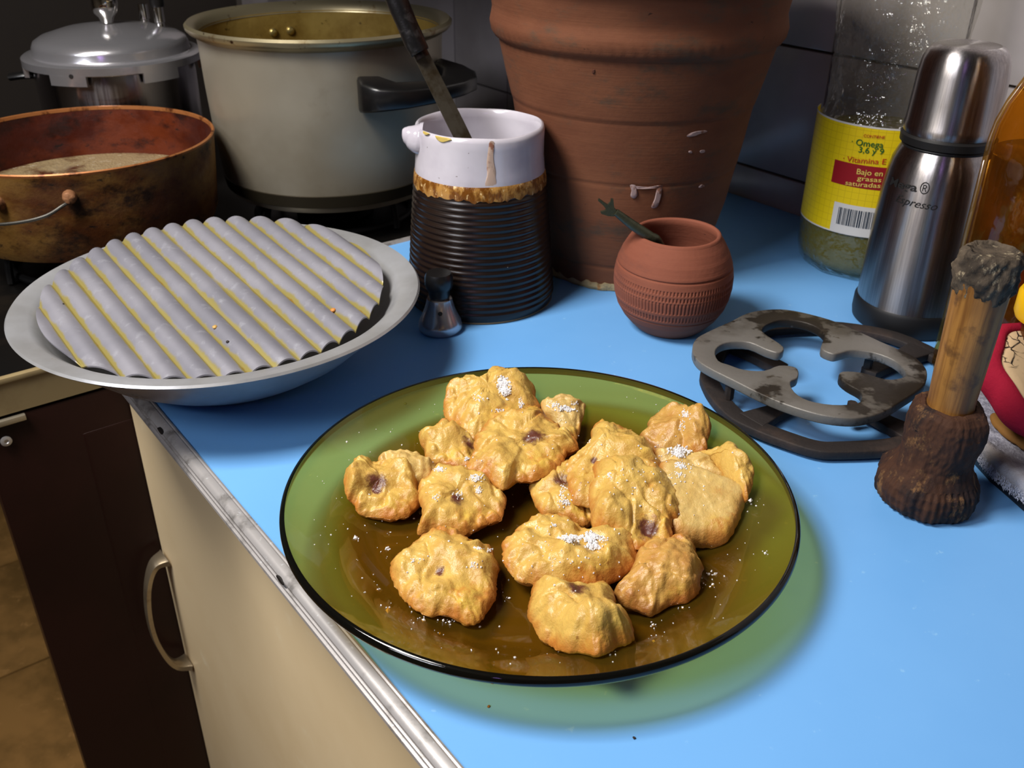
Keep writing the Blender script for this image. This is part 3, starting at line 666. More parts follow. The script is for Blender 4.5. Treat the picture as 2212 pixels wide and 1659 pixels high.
# ------------------------------------------------------------------ green-brown glass plate
LC = (.0145, .4045)
lp_in = [(0, .0052), (.060, .0052), (.082, .0060), (.092, .0085), (.100, .0125), (.106, .0170), (.112, .0205), (.120, .0242), (.1285, .0285), (.1305, .0298)]
lp_out = [(.1310, .0250), (.1215, .0208), (.112, .0170), (.104, .0115), (.096, .0065), (.089, .0022), (.086, .0004), (.083, .0004), (.081, .0020), (.060, .0022), (0, .0022)]
def platem():
    t0 = NT('tmp'); bpy.data.materials.remove(t0.m)
    return None
def tinted(name, k_in, k_out, h_in, h_out, hz=.22, rough=.04):
    t = NT(name); c = t.n('ShaderNodeTexCoord'); ln = t.n('ShaderNodeVectorMath'); ln.operation = 'LENGTH'
    ms = t.n('ShaderNodeVectorMath'); ms.operation = 'MULTIPLY'; ms.inputs[1].default_value = (1, 1, 0)
    t.l(c.outputs['Object'], ms.inputs[0]); t.l(ms.outputs[0], ln.inputs[0])
    lw = t.n('ShaderNodeLayerWeight'); f_ = t.math('MULTIPLY', t.ramp(ln.outputs['Value'], .096, .112), t.ramp(lw.outputs['Facing'], .30, .72, 1, 0)); tr = t.n('ShaderNodeBsdfTransparent'); t.l(t.mix(f_, k_in, k_out), tr.inputs[0])
    d = t.n('ShaderNodeBsdfDiffuse'); t.l(t.mix(f_, h_in, h_out), d.inputs[0]); m1 = t.n('ShaderNodeMixShader'); m1.inputs[0].default_value = hz
    t.l(tr.outputs[0], m1.inputs[1]); t.l(d.outputs[0], m1.inputs[2])
    g = t.n('ShaderNodeBsdfGlossy'); g.inputs['Roughness'].default_value = rough
    fr = t.math('ADD', t.math('MULTIPLY', t.math('POWER', lw.outputs['Facing'], 5), .7), .035); m2 = t.n('ShaderNodeMixShader')
    t.l(fr, m2.inputs[0]); t.l(m1.outputs[0], m2.inputs[1]); t.l(g.outputs[0], m2.inputs[2]); t.l(m2.outputs[0], t.out.inputs[0]); return t.m
m_glass = tinted('olive_brown_glass', (.84, .53, .13), (.98, .84, .36), (.20, .115, .010), (.27, .26, .05), .17)
plate = thing('glass_plate', (*LC, 0), 'olive-brown tinted glass dinner plate holding fried plantain slices', 'plate')
LO('dish', lp_in+lp_out, m_glass, plate, 192, None, 60)
LO('rim_edge', [(.1303, .0299), (.1316, .0300), (.1328, .0288), (.1331, .0272), (.1324, .0256), (.1312, .0252)], TINT('dark_glass_edge', (.12, .10, .05), .05, 1.5, .25, (.012, .012, .010)).m, plate, 192, None, 60, closed=True)
pin = prof_r([(z, r) for r, z in lp_in])   # height as a function of radius
# ------------------------------------------------------------------ fried plantain pieces
def fritm(name, base, mid, edge, hue):
    t = NT(name); cv = t.coord(); cr_ = t.n('ShaderNodeAttribute'); cr_.attribute_name = 'crust'; dk = t.n('ShaderNodeAttribute'); dk.attribute_name = 'core'
    n1 = t.noise(55, 6, .65, cv); n2 = t.noise(190, 5, .65, cv); n3 = t.noise(22, 4, .6, cv)
    c = t.mix(t.ramp(n1, .35, .65), lin(base), lin(mid)); c = t.mix(t.ramp(n3, .5, .72), c, lin((226, 188, 78)))
    e = t.math('ADD', cr_.outputs['Fac'], t.math('MULTIPLY', t.math('SUBTRACT', n1, .5), 1.3)); c = t.mix(t.ramp(e, .35, 1.15), c, lin(edge))
    c = t.mix(t.ramp(t.noise(34, 6, .7, cv), .54, .68, 0, .8), c, lin((186, 112, 40))); c = t.mix(t.ramp(n2, .66, .74, 0, .7), c, lin((130, 74, 24)))
    k = t.math('ADD', dk.outputs['Fac'], t.math('MULTIPLY', t.math('SUBTRACT', n2, .5), 1.1)); c = t.mix(t.ramp(k, .45, .95), c, lin((96, 50, 36)))
    nb = t.bump(n2, .6, .0012, t.bump(n1, .6, .0030))
    t.bsdf(c, t.ramp(n1, .3, .7, .26, .5), 0, .55, nb, sss=.10); return t.m
m_fr = [fritm('fried_plantain', (216, 178, 92), (198, 154, 72), (182, 112, 40), 0), fritm('fried_plantain_pale', (214, 182, 112), (200, 162, 88), (184, 122, 52), 0), fritm('fried_plantain_brown', (204, 160, 84), (182, 128, 60), (152, 90, 36), 0)]
ZA = lambda pts: [(730+x/4.022, 780+y/4.022) for x, y in pts]
ZB = lambda pts: [(1130+x/4.022, 850+y/4.022) for x, y in pts]
ZC = lambda pts: [(820+x/2.989, 1080+y/2.989) for x, y in pts]
FR = [
 dict(o=ZA([(975, 190), (1060, 170), (1100, 130), (1160, 155), (1270, 150), (1320, 90), (1410, 55), (1500, 95), (1550, 150), (1640, 175), (1700, 230), (1715, 310), (1740, 400), (1650, 500), (1450, 600), (1250, 680), (1150, 690), (1060, 630), (1000, 545), (940, 480), (920, 400), (940, 310)]),
      z=.013, h=.010, rise=.008, m=0, dim=.5, core=None, lobes=[((1000, 880), .016, .005), ((1030, 930), .014, .004), ((1130, 815), .012, .004)], lab='frilly plantain piece at the back with the biggest white salt clump'),
 dict(o=ZA([(1760, 400), (1830, 355), (1990, 335), (2120, 360), (2150, 400), (2120, 520), (2090, 640), (2050, 700), (1950, 690), (1880, 560), (1800, 480)]),
      z=.008, h=.007, rise=.008, m=1, dim=.3, core=None, lobes=[], lab='small salted plantain piece half hidden at the back right of the pile'),
 dict(o=ZA([(705, 650), (740, 620), (820, 610), (860, 550), (930, 515), (990, 560), (1050, 620), (1200, 700), (1230, 850), (1180, 950), (1040, 940), (920, 920), (800, 880), (760, 850), (755, 770), (720, 720)]),
      z=.0075, h=.009, rise=.006, m=0, dim=.3, core=(1010, 955), lobes=[((960, 935), .012, .004)], lab='lumpy plantain piece tucked under the frilly back piece'),
 dict(o=ZA([(1590, 430), (1650, 395), (1720, 395), (1770, 440), (1820, 500), (1920, 560), (1960, 620), (2020, 640), (2060, 690), (2085, 750), (2060, 780), (1990, 800), (1950, 880), (1900, 940), (1780, 1000), (1650, 1035), (1540, 1030), (1460, 1100), (1390, 1090), (1320, 1030), (1230, 990), (1130, 950), (1150, 850), (1190, 760), (1200, 660), (1260, 590), (1330, 520), (1450, 480), (1530, 460)]),
      z=.016, h=.010, rise=.007, m=0, dim=.45, core=(1151, 941), cr=.010, lobes=[((1090, 990), .012, .003)], lab='large star-edged plantain slice with a dark seed centre at the back'),
 dict(o=ZA([(360, 830), (430, 800), (600, 810), (720, 840), (830, 900), (850, 960), (800, 1050), (720, 1110), (600, 1150), (450, 1050), (370, 900)]),
      z=.0075, h=.008, rise=.008, m=1, dim=.1, core=None, lobes=[], lab='pale flat plantain piece behind the leftmost slice'),
 dict(o=ZA([(150, 860), (230, 855), (300, 880), (400, 870), (500, 900), (620, 930), (690, 1010), (690, 1100), (720, 1160), (715, 1240), (640, 1320), (560, 1350), (480, 1360), (350, 1350), (240, 1340), (170, 1300), (140, 1240), (80, 1180), (60, 1080), (75, 960), (140, 900)]),
      z=.0065, h=.011, rise=.008, m=0, dim=.35, core=(815, 1040), cr=.008, ringd=.8, lobes=[], lab='leftmost plantain slice, round with a dark three-pointed centre'),
 dict(o=ZA([(700, 1120), (720, 1060), (780, 1010), (830, 950), (950, 940), (1100, 960), (1200, 1000), (1300, 1040), (1380, 1120), (1440, 1180), (1440, 1260), (1410, 1380), (1300, 1410), (1200, 1460), (1080, 1515), (1000, 1500), (850, 1480), (700, 1500), (720, 1400), (735, 1290), (705, 1200)]),
      z=.0075, h=.012, rise=.007, m=0, dim=.45, core=(985, 1078), cr=.006, lobes=[], lab='salt-flecked plantain slice right of the leftmost slice, faint dark centre'),
 dict(o=ZB([(60, 840), (75, 750), (200, 690), (330, 640), (420, 600), (600, 800), (620, 1060), (560, 1145), (450, 1130), (300, 1080), (180, 1070), (110, 970)]),
      z=.006, h=.010, rise=.006, m=0, dim=.4, core=(1212, 1045), cr=.007, lobes=[], lab='shell-shaped plantain piece under the centre pile, dark stripe inside'),
 dict(o=ZB([(1020, 380), (1080, 310), (1090, 250), (1180, 180), (1280, 125), (1400, 130), (1450, 165), (1540, 165), (1610, 220), (1630, 300), (1600, 400), (1590, 500), (1520, 560), (1400, 600), (1200, 560), (1080, 460)]),
      z=.010, h=.010, rise=.011, m=2, dim=.2, core=(1446, 962), cr=.004, lobes=[((1510, 905), .010, .003)], lab='browned ruffled plantain piece nearest the right back rim'),
 dict(o=ZB([(1510, 570), (1580, 520), (1700, 500), (1800, 510), (1920, 560), (1990, 640), (2000, 740), (1970, 850), (1940, 920), (1860, 920), (1760, 830), (1640, 700), (1560, 620)]),
      z=.007, h=.011, rise=.008, m=0, dim=.2, core=None, lobes=[], lab='rightmost plantain piece, golden curl behind the flat rectangular slab'),
 dict(o=ZB([(1150, 540), (1200, 490), (1300, 490), (1420, 530), (1520, 570), (1640, 620), (1700, 700), (1780, 780), (1700, 860), (1500, 850), (1300, 750), (1190, 640)]),
      z=.012, h=.008, rise=.008, m=1, dim=.1, core=None, lobes=[], lab='yellow plantain strip with a salt clump behind the rectangular slab'),
 dict(o=ZB([(1190, 650), (1280, 630), (1450, 680), (1600, 730), (1750, 790), (1870, 850), (1925, 890), (1900, 1000), (1860, 1130), (1780, 1270), (1720, 1300), (1550, 1285), (1400, 1280), (1280, 1240), (1230, 1100), (1220, 900), (1190, 760)]),
      z=.009, h=.0085, rise=.014, m=1, dim=0, core=None, flat=1, lobes=[], lab='flat smooth rectangular plantain slab at the right of the pile'),
 dict(o=ZB([(370, 640), (390, 580), (450, 540), (540, 480), (590, 400), (600, 320), (700, 250), (780, 290), (860, 310), (950, 370), (1050, 420), (1120, 500), (1140, 600), (1200, 660), (1000, 800), (800, 950), (560, 980), (430, 930), (400, 800), (375, 700)]),
      z=.014, h=.011, rise=.010, m=0, dim=.3, core=(1283, 992), cr=.003, lobes=[((1375, 970), .012, .004), ((1255, 1040), .012, .003)], lab='crinkled plantain piece rising behind the big centre-right slice'),
 dict(o=ZB([(620, 620), (720, 590), (850, 580), (950, 600), (1100, 600), (1200, 680), (1280, 770), (1330, 880), (1355, 1000), (1340, 1080), (1280, 1090), (1290, 1200), (1270, 1290), (1150, 1310), (990, 1330), (900, 1290), (780, 1240), (680, 1210), (610, 1150), (590, 1020), (580, 880), (600, 800), (630, 740)]),
      z=.015, h=.012, rise=.011, m=0, dim=.25, core=(1403, 1112), cr=.0085, lobes=[((1335, 1030), .013, .005), ((1320, 1110), .012, .003)], lab='largest plantain slice, on top at centre right, with dark seed centre'),
 dict(o=ZC([(1520, 590), (1600, 500), (1640, 420), (1680, 330), (1760, 300), (1850, 290), (1920, 255), (1980, 260), (2030, 310), (2040, 370), (2090, 430), (2070, 500), (2060, 590), (1990, 650), (1900, 660), (1810, 700), (1750, 735), (1680, 710), (1600, 680), (1540, 650)]),
      z=.0065, h=.013, rise=.007, m=2, dim=.15, core=None, lobes=[((1480, 1215), .010, .003)], lab='brown-topped plantain lump at the front right of the pile'),
 dict(o=ZC([(785, 300), (800, 270), (850, 250), (900, 190), (1000, 130), (1100, 105), (1200, 115), (1280, 170), (1350, 210), (1450, 215), (1600, 240), (1660, 260), (1655, 330), (1640, 420), (1600, 460), (1550, 500), (1450, 550), (1380, 570), (1250, 570), (1150, 580), (1050, 555), (950, 530), (890, 510), (830, 440), (800, 370)]),
      z=.0085, h=.012, rise=.007, m=0, dim=.1, core=(1275, 1172), cr=.005, lobes=[((1210, 1215), .014, .005), ((1300, 1195), .012, .003), ((1170, 1150), .012, -.002)], lab='long folded plantain piece at centre front topped with salt'),
 dict(o=ZC([(990, 560), (1030, 545), (1150, 575), (1300, 570), (1440, 560), (1500, 600), (1525, 660), (1520, 720), (1590, 760), (1620, 830), (1632, 920), (1600, 960), (1520, 980), (1460, 1030), (1390, 1048), (1300, 1020), (1180, 1000), (1100, 940), (1050, 900), (1010, 830), (970, 770), (965, 690), (985, 630)]),
      z=.0065, h=.014, rise=.005, m=0, dim=.1, core=(1245, 1283), cr=.007, lobes=[((1290, 1350), .011, .006), ((1215, 1370), .011, .004), ((1335, 1375), .010, .002)], lab='frontmost knobbly plantain piece with a dark hollow at its back'),
 dict(o=ZC([(250, 260), (330, 215), (400, 200), (500, 220), (600, 270), (620, 310), (720, 310), (740, 380), (765, 430), (745, 520), (750, 600), (700, 700), (640, 790), (560, 795), (500, 760), (400, 735), (330, 745), (260, 720), (190, 660), (130, 600), (80, 500), (75, 430), (120, 380), (170, 330)]),
      z=.0062, h=.012, rise=.005, m=0, dim=.5, core=(950, 1228), cr=.004, lobes=[], ringd=.55, lab='single round plantain slice lying apart at the front left'),
]
bv_v = []; bv_f = []
def plate_z(x, y): return pin(math.hypot(x-LC[0], y-LC[1]))
def make_fritter(d, idx):
    o = d['o']; vmin = min(p[1] for p in o); vmax = max(p[1] for p in o)
    def zz(v_): f_ = (vmax-v_)/(vmax-vmin); return d['z']+.004+f_*d['rise']
    rm = []
    for u, v_ in o:
        p = P(u, v_, zz(v_)); pz = plate_z(p.x, p.y)+.002
        if p.z < pz: p = P(u, v_, pz); p.z = max(p.z, plate_z(p.x, p.y)+.002)
        rm.append(p)
    rim = cr(rm, 8, True); N = len(rim)
    c = sum(rim, Vector())/N; c.z = 0
    cen = Vector((c.x, c.y, sum(p.z for p in rim)/N)); sd_ = Vector((idx*7.3, idx*3.1, idx*1.7))
    base = Vector((cen.x, cen.y, d['z']))
    core = P(*d['core'], cen.z+d['h']*.6) if d.get('core') else None; crr = d.get('cr', .006)
    L = [(P(q[0][0], q[0][1], cen.z+d['h']*.7), q[1], q[2]) for q in d['lobes']]
    K = 30; v = []; f = []; crust = []; corea = []
    jit = [1-.05*abs(noise.noise(p*330+sd_))-.035*noise.noise(p*140+sd_) for p in rim]
    rim = [cen+(p-cen)*j*1.035 for p, j in zip(rim, jit)]
    fl = d.get('flat', 0)
    def prof(t):
        if fl: return (1-t**9)**.5
        b = (1-t**2.6)**.7
        return b
    def topz(p, t):
        z = p.z+d['h']*prof(t)*(.95)
        if d['dim'] and core is None: z -= d['dim']*.004*math.exp(-(t/.35)**2)
        if core is not None: z -= (.0018+.004*d['dim'])*math.exp(-((Vector((p.x-core.x, p.y-core.y)).length)/(crr*1.5))**2)
        if d.get('ringd'): z += .0016*d['ringd']*math.cos(t*9)*math.exp(-((t-.6)/.3)**2)
        for q, r, hh in L: z += hh*math.exp(-((Vector((p.x-q.x, p.y-q.y)).length)/r)**2)*min(1, (1-t)*4)
        if not fl:
            z += (.0052*noise.noise(p*48+sd_)+.0024*noise.noise(p*120+sd_*2)+.0009*noise.noise(p*330))*min(1, (1-t)*3+.25)
            e_ = max(0, (t-.62)/.38); z += e_*(1-e_)*4*.0016*noise.noise(p*260+sd_*2)+.0012*e_*noise.noise(p*420)
            rr_ = noise.noise(p*62+sd_*3); z -= .0020*max(0, 1-abs(rr_)*9)*min(1, (1-t)*3)
        else: z += (.0010*noise.noise(p*90+sd_)+.0005*noise.noise(p*300))*min(1, (1-t)*3)
        return z
    v.append(None)
    for side in (0, 1):
        for k in range(1, K+1):
            t = math.sin(k/K*PI/2)**.9 if not fl else (k/K)**.7
            if side == 1 and k == K: continue
            for p in rim:
                q = cen+(p-cen)*t
                if side == 0: q.z = topz(q, t)
                else: q.z = min(q.z-.0004, max(d['z'], plate_z(q.x, q.y)+.0006, q.z-(.006+d['rise']*.6)*prof(t)+.0015*noise.noise(q*150+sd_)))
                # ragged fringe
                v.append(q); e = max(0, (t-.72)/.28)
                crust.append(.15+.85*e if side == 0 else .85)
                corea.append(math.exp(-((Vector((q.x-core.x, q.y-core.y)).length)/crr)**2) if (core is not None and side == 0) else 0)
    q = cen.copy(); q.z = topz(q, 0); v[0] = q; v.append(Vector((cen.x, cen.y, max(d['z'], plate_z(cen.x, cen.y)+.0006)))); crust = [.15]+crust+[.8]
    corea = [math.exp(-((Vector((q.x-core.x, q.y-core.y)).length)/crr)**2) if core is not None else 0]+corea+[0]
    T0 = 1; B0 = 1+K*N; last = len(v)-1
    for k in range(N):
        k2 = (k+1) % N; f.append((0, T0+k, T0+k2)); f.append((last, B0+k2, B0+k))
        for i in range(K-1): f.append((T0+i*N+k, T0+(i+1)*N+k, T0+(i+1)*N+k2, T0+i*N+k2))
        for i in range(K-2): f.append((B0+i*N+k, B0+i*N+k2, B0+(i+1)*N+k2, B0+(i+1)*N+k))
        f.append((T0+(K-1)*N+k, B0+(K-2)*N+k, B0+(K-2)*N+k2, T0+(K-1)*N+k2))
    n0 = len(bv_v); bv_v.extend(v); bv_f.extend([tuple(i+n0 for i in ff) for ff in f])
    ob = mesh_obj('fried_plantain', [p-base for p in v], f, m_fr[d['m']], None, True, 180); ob.location = base; fixn(ob)
    for nm, dat in (('crust', crust), ('core', corea)):
        a_ = ob.data.attributes.new(nm, 'FLOAT', 'POINT'); a_.data.foreach_set('value', dat)
    tag(ob, d['lab'], 'fried plantain', 'fried plantain pieces on the glass plate')
for i, d in enumerate(FR): make_fritter(d, i+1)
# ------------------------------------------------------------------ salt
random.seed(5)
bvh = BVHTree.FromPolygons(bv_v, bv_f)
m_salt = MAT('coarse_salt', (246, 242, 238), .4, 0, .5, sss=.2)
def grain(p, r, V, Fc):
    n0 = len(V); R = Matrix.Rotation(random.random()*6, 3, Vector((random.random(), random.random(), random.random())).normalized())
    s = [r*random.uniform(.6, 1.3) for _ in range(3)]
    for q in ((1, 0, 0), (-1, 0, 0), (0, 1, 0), (0, -1, 0), (0, 0, 1), (0, 0, -1)): V.append(p+R @ Vector((q[0]*s[0], q[1]*s[1], q[2]*s[2])))
    for q in ((0, 2, 4), (2, 1, 4), (1, 3, 4), (3, 0, 4), (2, 0, 5), (1, 2, 5), (3, 1, 5), (0, 3, 5)): Fc.append(tuple(n0+i for i in q))
V = []; Fc = []
cl = [(1087, 830, 11, 12, 230), (1090, 848, 8, 10, 120), (1036, 862, 10, 8, 26), (1126, 872, 6, 12, 34), (1078, 887, 14, 4, 24), (1222, 885, 16, 5, 90), (1195, 876, 10, 5, 30), (1240, 872, 8, 5, 14), (950, 1013, 10, 6, 60), (1028, 1033, 14, 6, 70), (1033, 1058, 7, 7, 34),
      (990, 1070, 7, 10, 22), (942, 1075, 6, 6, 16), (1008, 991, 4, 4, 22), (1260, 945, 9, 6, 30), (1271, 953, 5, 4, 18), (1480, 895, 7, 8, 60), (1474, 918, 6, 8, 22), (1467, 978, 18, 9, 180), (1470, 1005, 14, 8, 70), (1465, 1026, 12, 5, 26), (1316, 1028, 4, 7, 22), (1220, 1085, 14, 9, 46), (1215, 1060, 8, 16, 30),
      (1278, 1162, 14, 8, 210), (1232, 1165, 20, 6, 150), (1283, 1182, 12, 6, 90), (1195, 1135, 8, 5, 14), (1160, 1140, 6, 5, 6), (1300, 1165, 20, 10, 30), (1060, 1188, 10, 4, 20), (1035, 1185, 8, 3, 16), (898, 1210, 10, 6, 14), (1025, 1222, 14, 8, 20), (1100, 1085, 200, 150, 60), (1420, 1030, 130, 100, 70), (1230, 1210, 100, 50, 40)]
for u, v_, su, sv, n_ in cl:
    for _ in range(n_):
        uu = random.gauss(u, su*.55); v2 = random.gauss(v_, sv*.55); d = ray(uu, v2).normalized(); h = bvh.ray_cast(CAM, d)
        if h[0] is None: continue
        big = n_ > 80
        grain(h[0]+Vector((0, 0, random.uniform(0, .0008 if big else .0002))), random.uniform(.0004, .00105 if big else .0007), V, Fc)
so = mesh_obj('salt', V, Fc, m_salt, None, False); tag(so, 'coarse white salt clumped and sprinkled on the fried plantain', 'salt', kind='stuff')
V = []; Fc = []
for _ in range(330):
    a = random.random()*2*PI; r = .121*math.sqrt(random.random()); x, y = LC[0]+r*math.cos(a), LC[1]+r*math.sin(a)
    s = random.choice([.00022, .0003, .0003, .00042, .0006]); grain(Vector((x, y, plate_z(x, y)+s*.5)), s, V, Fc)
for u, v_, s in ((768, 1162, .0013), (836, 1185, .0012), (838, 1318, .0014), (958, 1340, .0012), (971, 1343, .0009), (915, 1340, .0010), (815, 1274, .0008), (1100, 1292, .0008), (1411, 1350, .0012), (1621, 1081, .0013), (950, 1368, .0006), (1653, 1195, .0012), (1545, 1240, .0011), (1531, 1240, .0011), (1540, 1263, .0010), (1534, 1268, .0007), (1412, 1385, .001), (1475, 1313, .0007)):
    p = P(u, v_, .008); zz = plate_z(p.x, p.y); p = P(u, v_, zz+.0005); grain(p, s, V, Fc)
    for _ in range(3): q = p+Vector((random.gauss(0, .002), random.gauss(0, .002), 0)); q.z = plate_z(q.x, q.y)+.0004; grain(q, s*.4, V, Fc)
so = mesh_obj('salt', V, Fc, m_salt, None, False); tag(so, 'loose salt grains scattered over the glass plate surface', 'salt', kind='stuff')
# crumbs on the counter and on the griddle
def crumb(u, v_, z, r, mat, label, cat='crumb'):
    p = P(u, v_, z); bm = bmesh.new(); bmesh.ops.create_icosphere(bm, subdivisions=2, radius=r)
    for q in bm.verts: q.co *= 1+.5*noise.noise(q.co*(1.2/r)+Vector((u, v_, 0))); q.co.z *= .6
    me = bpy.data.meshes.new('crumb'); bm.to_mesh(me); bm.free(); me.materials.append(mat); me.shade_smooth()
    o = bpy.data.objects.new('crumb', me); COL.objects.link(o); o.location = p+Vector((0, 0, r*.35)); tag(o, label, cat)
m_or = MAT('orange_crumb', (206, 132, 54), .5); m_bc = MAT('dark_crumb', (40, 28, 22), .7)
crumb(1370, 1595, 0, .0007, m_bc, 'tiny dark crumb on the blue counter below the plate')
crumb(1056, 1499+28, 0, .0007, MAT('brown_crumb', (130, 90, 40), .7), 'tiny brown crumb on the counter just below the plate shadow')
def gridz(u, v_):
    inv = disc.matrix_world.inverted(); o_ = inv @ CAM; d_ = (inv.to_3x3() @ ray(u, v_)).normalized(); h = disc.ray_cast(o_, d_)
    return (disc.matrix_world @ h[1]).z if h[0] else .062
crumb(720, 672, gridz(720, 672), .0022, m_or, 'orange food crumb near the right end of the corrugated disc')
crumb(464, 708, gridz(464, 708), .0016, MAT('tan_crumb', (196, 154, 80), .5), 'tan food crumb in a groove at the middle of the corrugated disc')
crumb(492, 739, gridz(492, 739), .0011, m_bc, 'black food fleck near the front of the corrugated disc')
crumb(137, 657, gridz(137, 657), .0007, m_bc, 'black speck at the left of the corrugated disc')
p_ = P(876, 873, .022); crumb(876, 873, .0235, .0010, MAT('green_fleck', (44, 62, 22), .6), 'dark green herb fleck on the plate rim at the left back')
# ------------------------------------------------------------------ large clear oil bottle
OC = (.309, .796)
ob = thing('oil_bottle', (*OC, 0), 'large clear plastic oil bottle with yellow label, partly filled with oil', 'bottle')
def cwv(r, z, a):
    if z > .131:
        r += .0016*math.cos(6*a+z*60)+.0009*noise.noise(Vector((math.cos(a)*6, math.sin(a)*6, z*60)))
    if z < .02: r += .001*math.cos(10*a)*(1-z/.02)
    return r, z
bprof = [(0, .006), (.022, .002), (.040, .0005), (.047, .002), (.0515, .0075), (.0538, .016), (.0545, .03), (.0545, .12), (.0540, .126), (.0500, .132), (.0478, .136), (.0472, .145), (.0484, .150), (.0476, .155), (.0490, .160), (.0482, .165), (.0500, .171), (.0492, .176), (.0512, .183), (.0508, .19), (.0522, .2), (.0530, .215), (.0530, .26), (.045, .29), (.02, .315), (.014, .32), (.014, .335), (0, .336)]
t_ = TINT('clear_pet', (.93, .93, .90), .06, 1.6, .05, (.3, .28, .24), (95, .9, .006)); m_pet = t_.m
LO('bottle_wall', bprof, m_pet, ob, 120, cwv, 60)
t_ = TINT('yellow_cooking_oil', (.72, .66, .22), .05, 1.45, .42, (.30, .26, .03), (110, .9, .005)); m_oil = t_.m
LO('oil', [(0, .0078), (.022, .004), (.044, .005), (.050, .010), (.0524, .018), (.0530, .03), (.0530, .118), (0, .118)], m_oil, ob, 80)
orf = lambda z: .0545
hL = hit(OC, orf, 1777, 255); hB = hit(OC, orf, 1877, 512); hT = hit(OC, orf, 1949, 281); zt = hit(OC, orf, 1900, 270)[1]; zb = hB[1]
zt = hT[1]
m_lab = NT('yellow_check_label'); 
_c = m_lab.n('ShaderNodeUVMap')
def labelm():
    t = m_lab; co = t.coord(); sx = t.n('ShaderNodeSeparateXYZ'); t.l(co, sx.inputs[0])
    ang = t.math('ARCTAN2', sx.outputs[1], sx.outputs[0]); l1 = t.math('ABSOLUTE', t.math('SINE', t.math('MULTIPLY', ang, 30))); l2 = t.math('ABSOLUTE', t.math('SINE', t.math('MULTIPLY', sx.outputs[2], 560)))
    g = t.math('MINIMUM', l1, l2); c = t.mix(t.ramp(g, .0, .18), lin((206, 172, 16)), lin((232, 202, 20)))
    t.bsdf(c, .4, 0, .4); return t.m
m_label = labelm(); m_white = MAT('label_white', (214, 210, 204), .5); m_red = MAT('label_red', (150, 18, 28), .45)
a_mid = -100
g = grid_patch('label', orf, math.radians(-215), math.radians(-10), zb, zt, m_label, ob, .0005, 90, 6); g['label'] = 'yellow checked paper label'
grid_patch('label_border', orf, math.radians(-215), math.radians(-10), zt-.0006, zt+.0008, m_white, ob, .0006, 90, 1)
grid_patch('label_border', orf, math.radians(-215), math.radians(-10), zb-.0008, zb+.0004, m_white, ob, .0006, 90, 1)
r1 = hit(OC, orf, 1804, 350); r2 = hit(OC, orf, 1800, 394); 
grid_patch('red_band', orf, r1[0], math.radians(-14), hit(OC, orf, 1900, 402+9)[1], hit(OC, orf, 1900, 361)[1], m_red, ob, .0008, 50, 2)
w1 = hit(OC, orf, 1804, 434); w2 = hit(OC, orf, 1793, 497)
grid_patch('barcode_panel', orf, (w1[0]+w2[0])/2, math.radians(-20), w2[1], w1[1], m_white, ob, .0008, 40, 2)
m_ink = MAT('barcode_ink', (44, 54, 66), .6)
b1 = hit(OC, orf, 1815, 440)[0]; b2 = hit(OC, orf, 1895, 450)[0]; zt2 = w1[1]-.0035; zb2 = w2[1]+.0075; random.seed(8); a = b1
V = []; Fc = []
while a < b2:
    wd = random.choice([.006, .009, .014, .02]); n0 = len(V)
    V += [on(orf, a, zb2, .0011), on(orf, a+wd, zb2, .0011), on(orf, a+wd, zt2, .0011), on(orf, a, zt2, .0011)]; Fc.append((n0, n0+1, n0+2, n0+3)); a += wd+random.choice([.008, .012, .018])
mesh_obj('barcode', V, Fc, m_ink, ob, False)
m_green = MAT('label_green', (22, 96, 34), .45); m_orange = MAT('label_orange', (196, 70, 16), .45); m_redt = MAT('label_red_text', (186, 28, 24), .45); m_ytx = MAT('label_cream_text', (232, 206, 100), .45)
def tx(body, p0, p1, hz, mt, bold=.006): o = text_on('lettering', body, OC, orf, p0, p1, hz, mt, ob, .0012, 0, bold); o['label'] = 'printed lettering on the label'
tx('CONTIENE', (1866, 295), (1911, 299), .0022, m_redt)
tx('· Omega', (1840, 311), (1907, 319), .0050, m_green)
tx('3,6 y 9', (1855, 328), (1908, 333), .0047, m_green)
tx('· Vitamina E', (1822, 346.5), (1913, 354), .0044, m_orange)
tx('Bajo en', (1851, 375), (1906, 380), .0045, m_ytx)
tx('grasas', (1852, 388), (1903, 393), .0038, m_ytx)
tx('saturadas', (1827, 398), (1901, 405), .0038, m_ytx)
# ------------------------------------------------------------------ steel vacuum flask
HC = (.3105, .677)
fl = thing('vacuum_flask', (*HC, 0), 'brushed steel vacuum flask with black base and dome cup lid', 'flask')
def brushed():
    t = NT('brushed_steel'); cv = t.coord((1, 1, .015)); nz = t.noise(900, 3, .6, cv); c = t.mix(t.ramp(nz, .3, .7), lin((196, 190, 188)), lin((170, 164, 164)))
    b = t.bsdf(c, .29, 1, .5, t.bump(nz, .05, .0003)); b.inputs['Anisotropic'].default_value = .85; b.inputs['Anisotropic Rotation'].default_value = .25
    tg = t.n('ShaderNodeTangent'); tg.direction_type = 'RADIAL'; tg.axis = 'Z'; t.l(tg.outputs[0], b.inputs['Tangent']); return t.m
m_br = brushed()
fprof = [(.0398, .018), (.0394, .05), (.0388, .08), (.0376, .105), (.0360, .120), (.0345, .1275), (.0322, .1335), (.0300, .1375)]
LO('body', [(0, .018)]+fprof+[(0, .138)], m_br, fl, 96)
LO('base', [(0, 0), (.0385, 0), (.0408, .0015), (.0416, .006), (.0414, .0165), (.0402, .019), (.039, .0192), (0, .0192)], MAT('black_rubber', (16, 17, 20), .5), fl, 96)
LO('neck_ring', [(0, .137), (.0302, .1372), (.0306, .1385), (.0300, .1395), (.0308, .1398), (.0324, .1405), (.0326, .1455), (.0312, .147), (0, .147)], MAT('black_gasket', (20, 19, 19), .45), fl, 96)
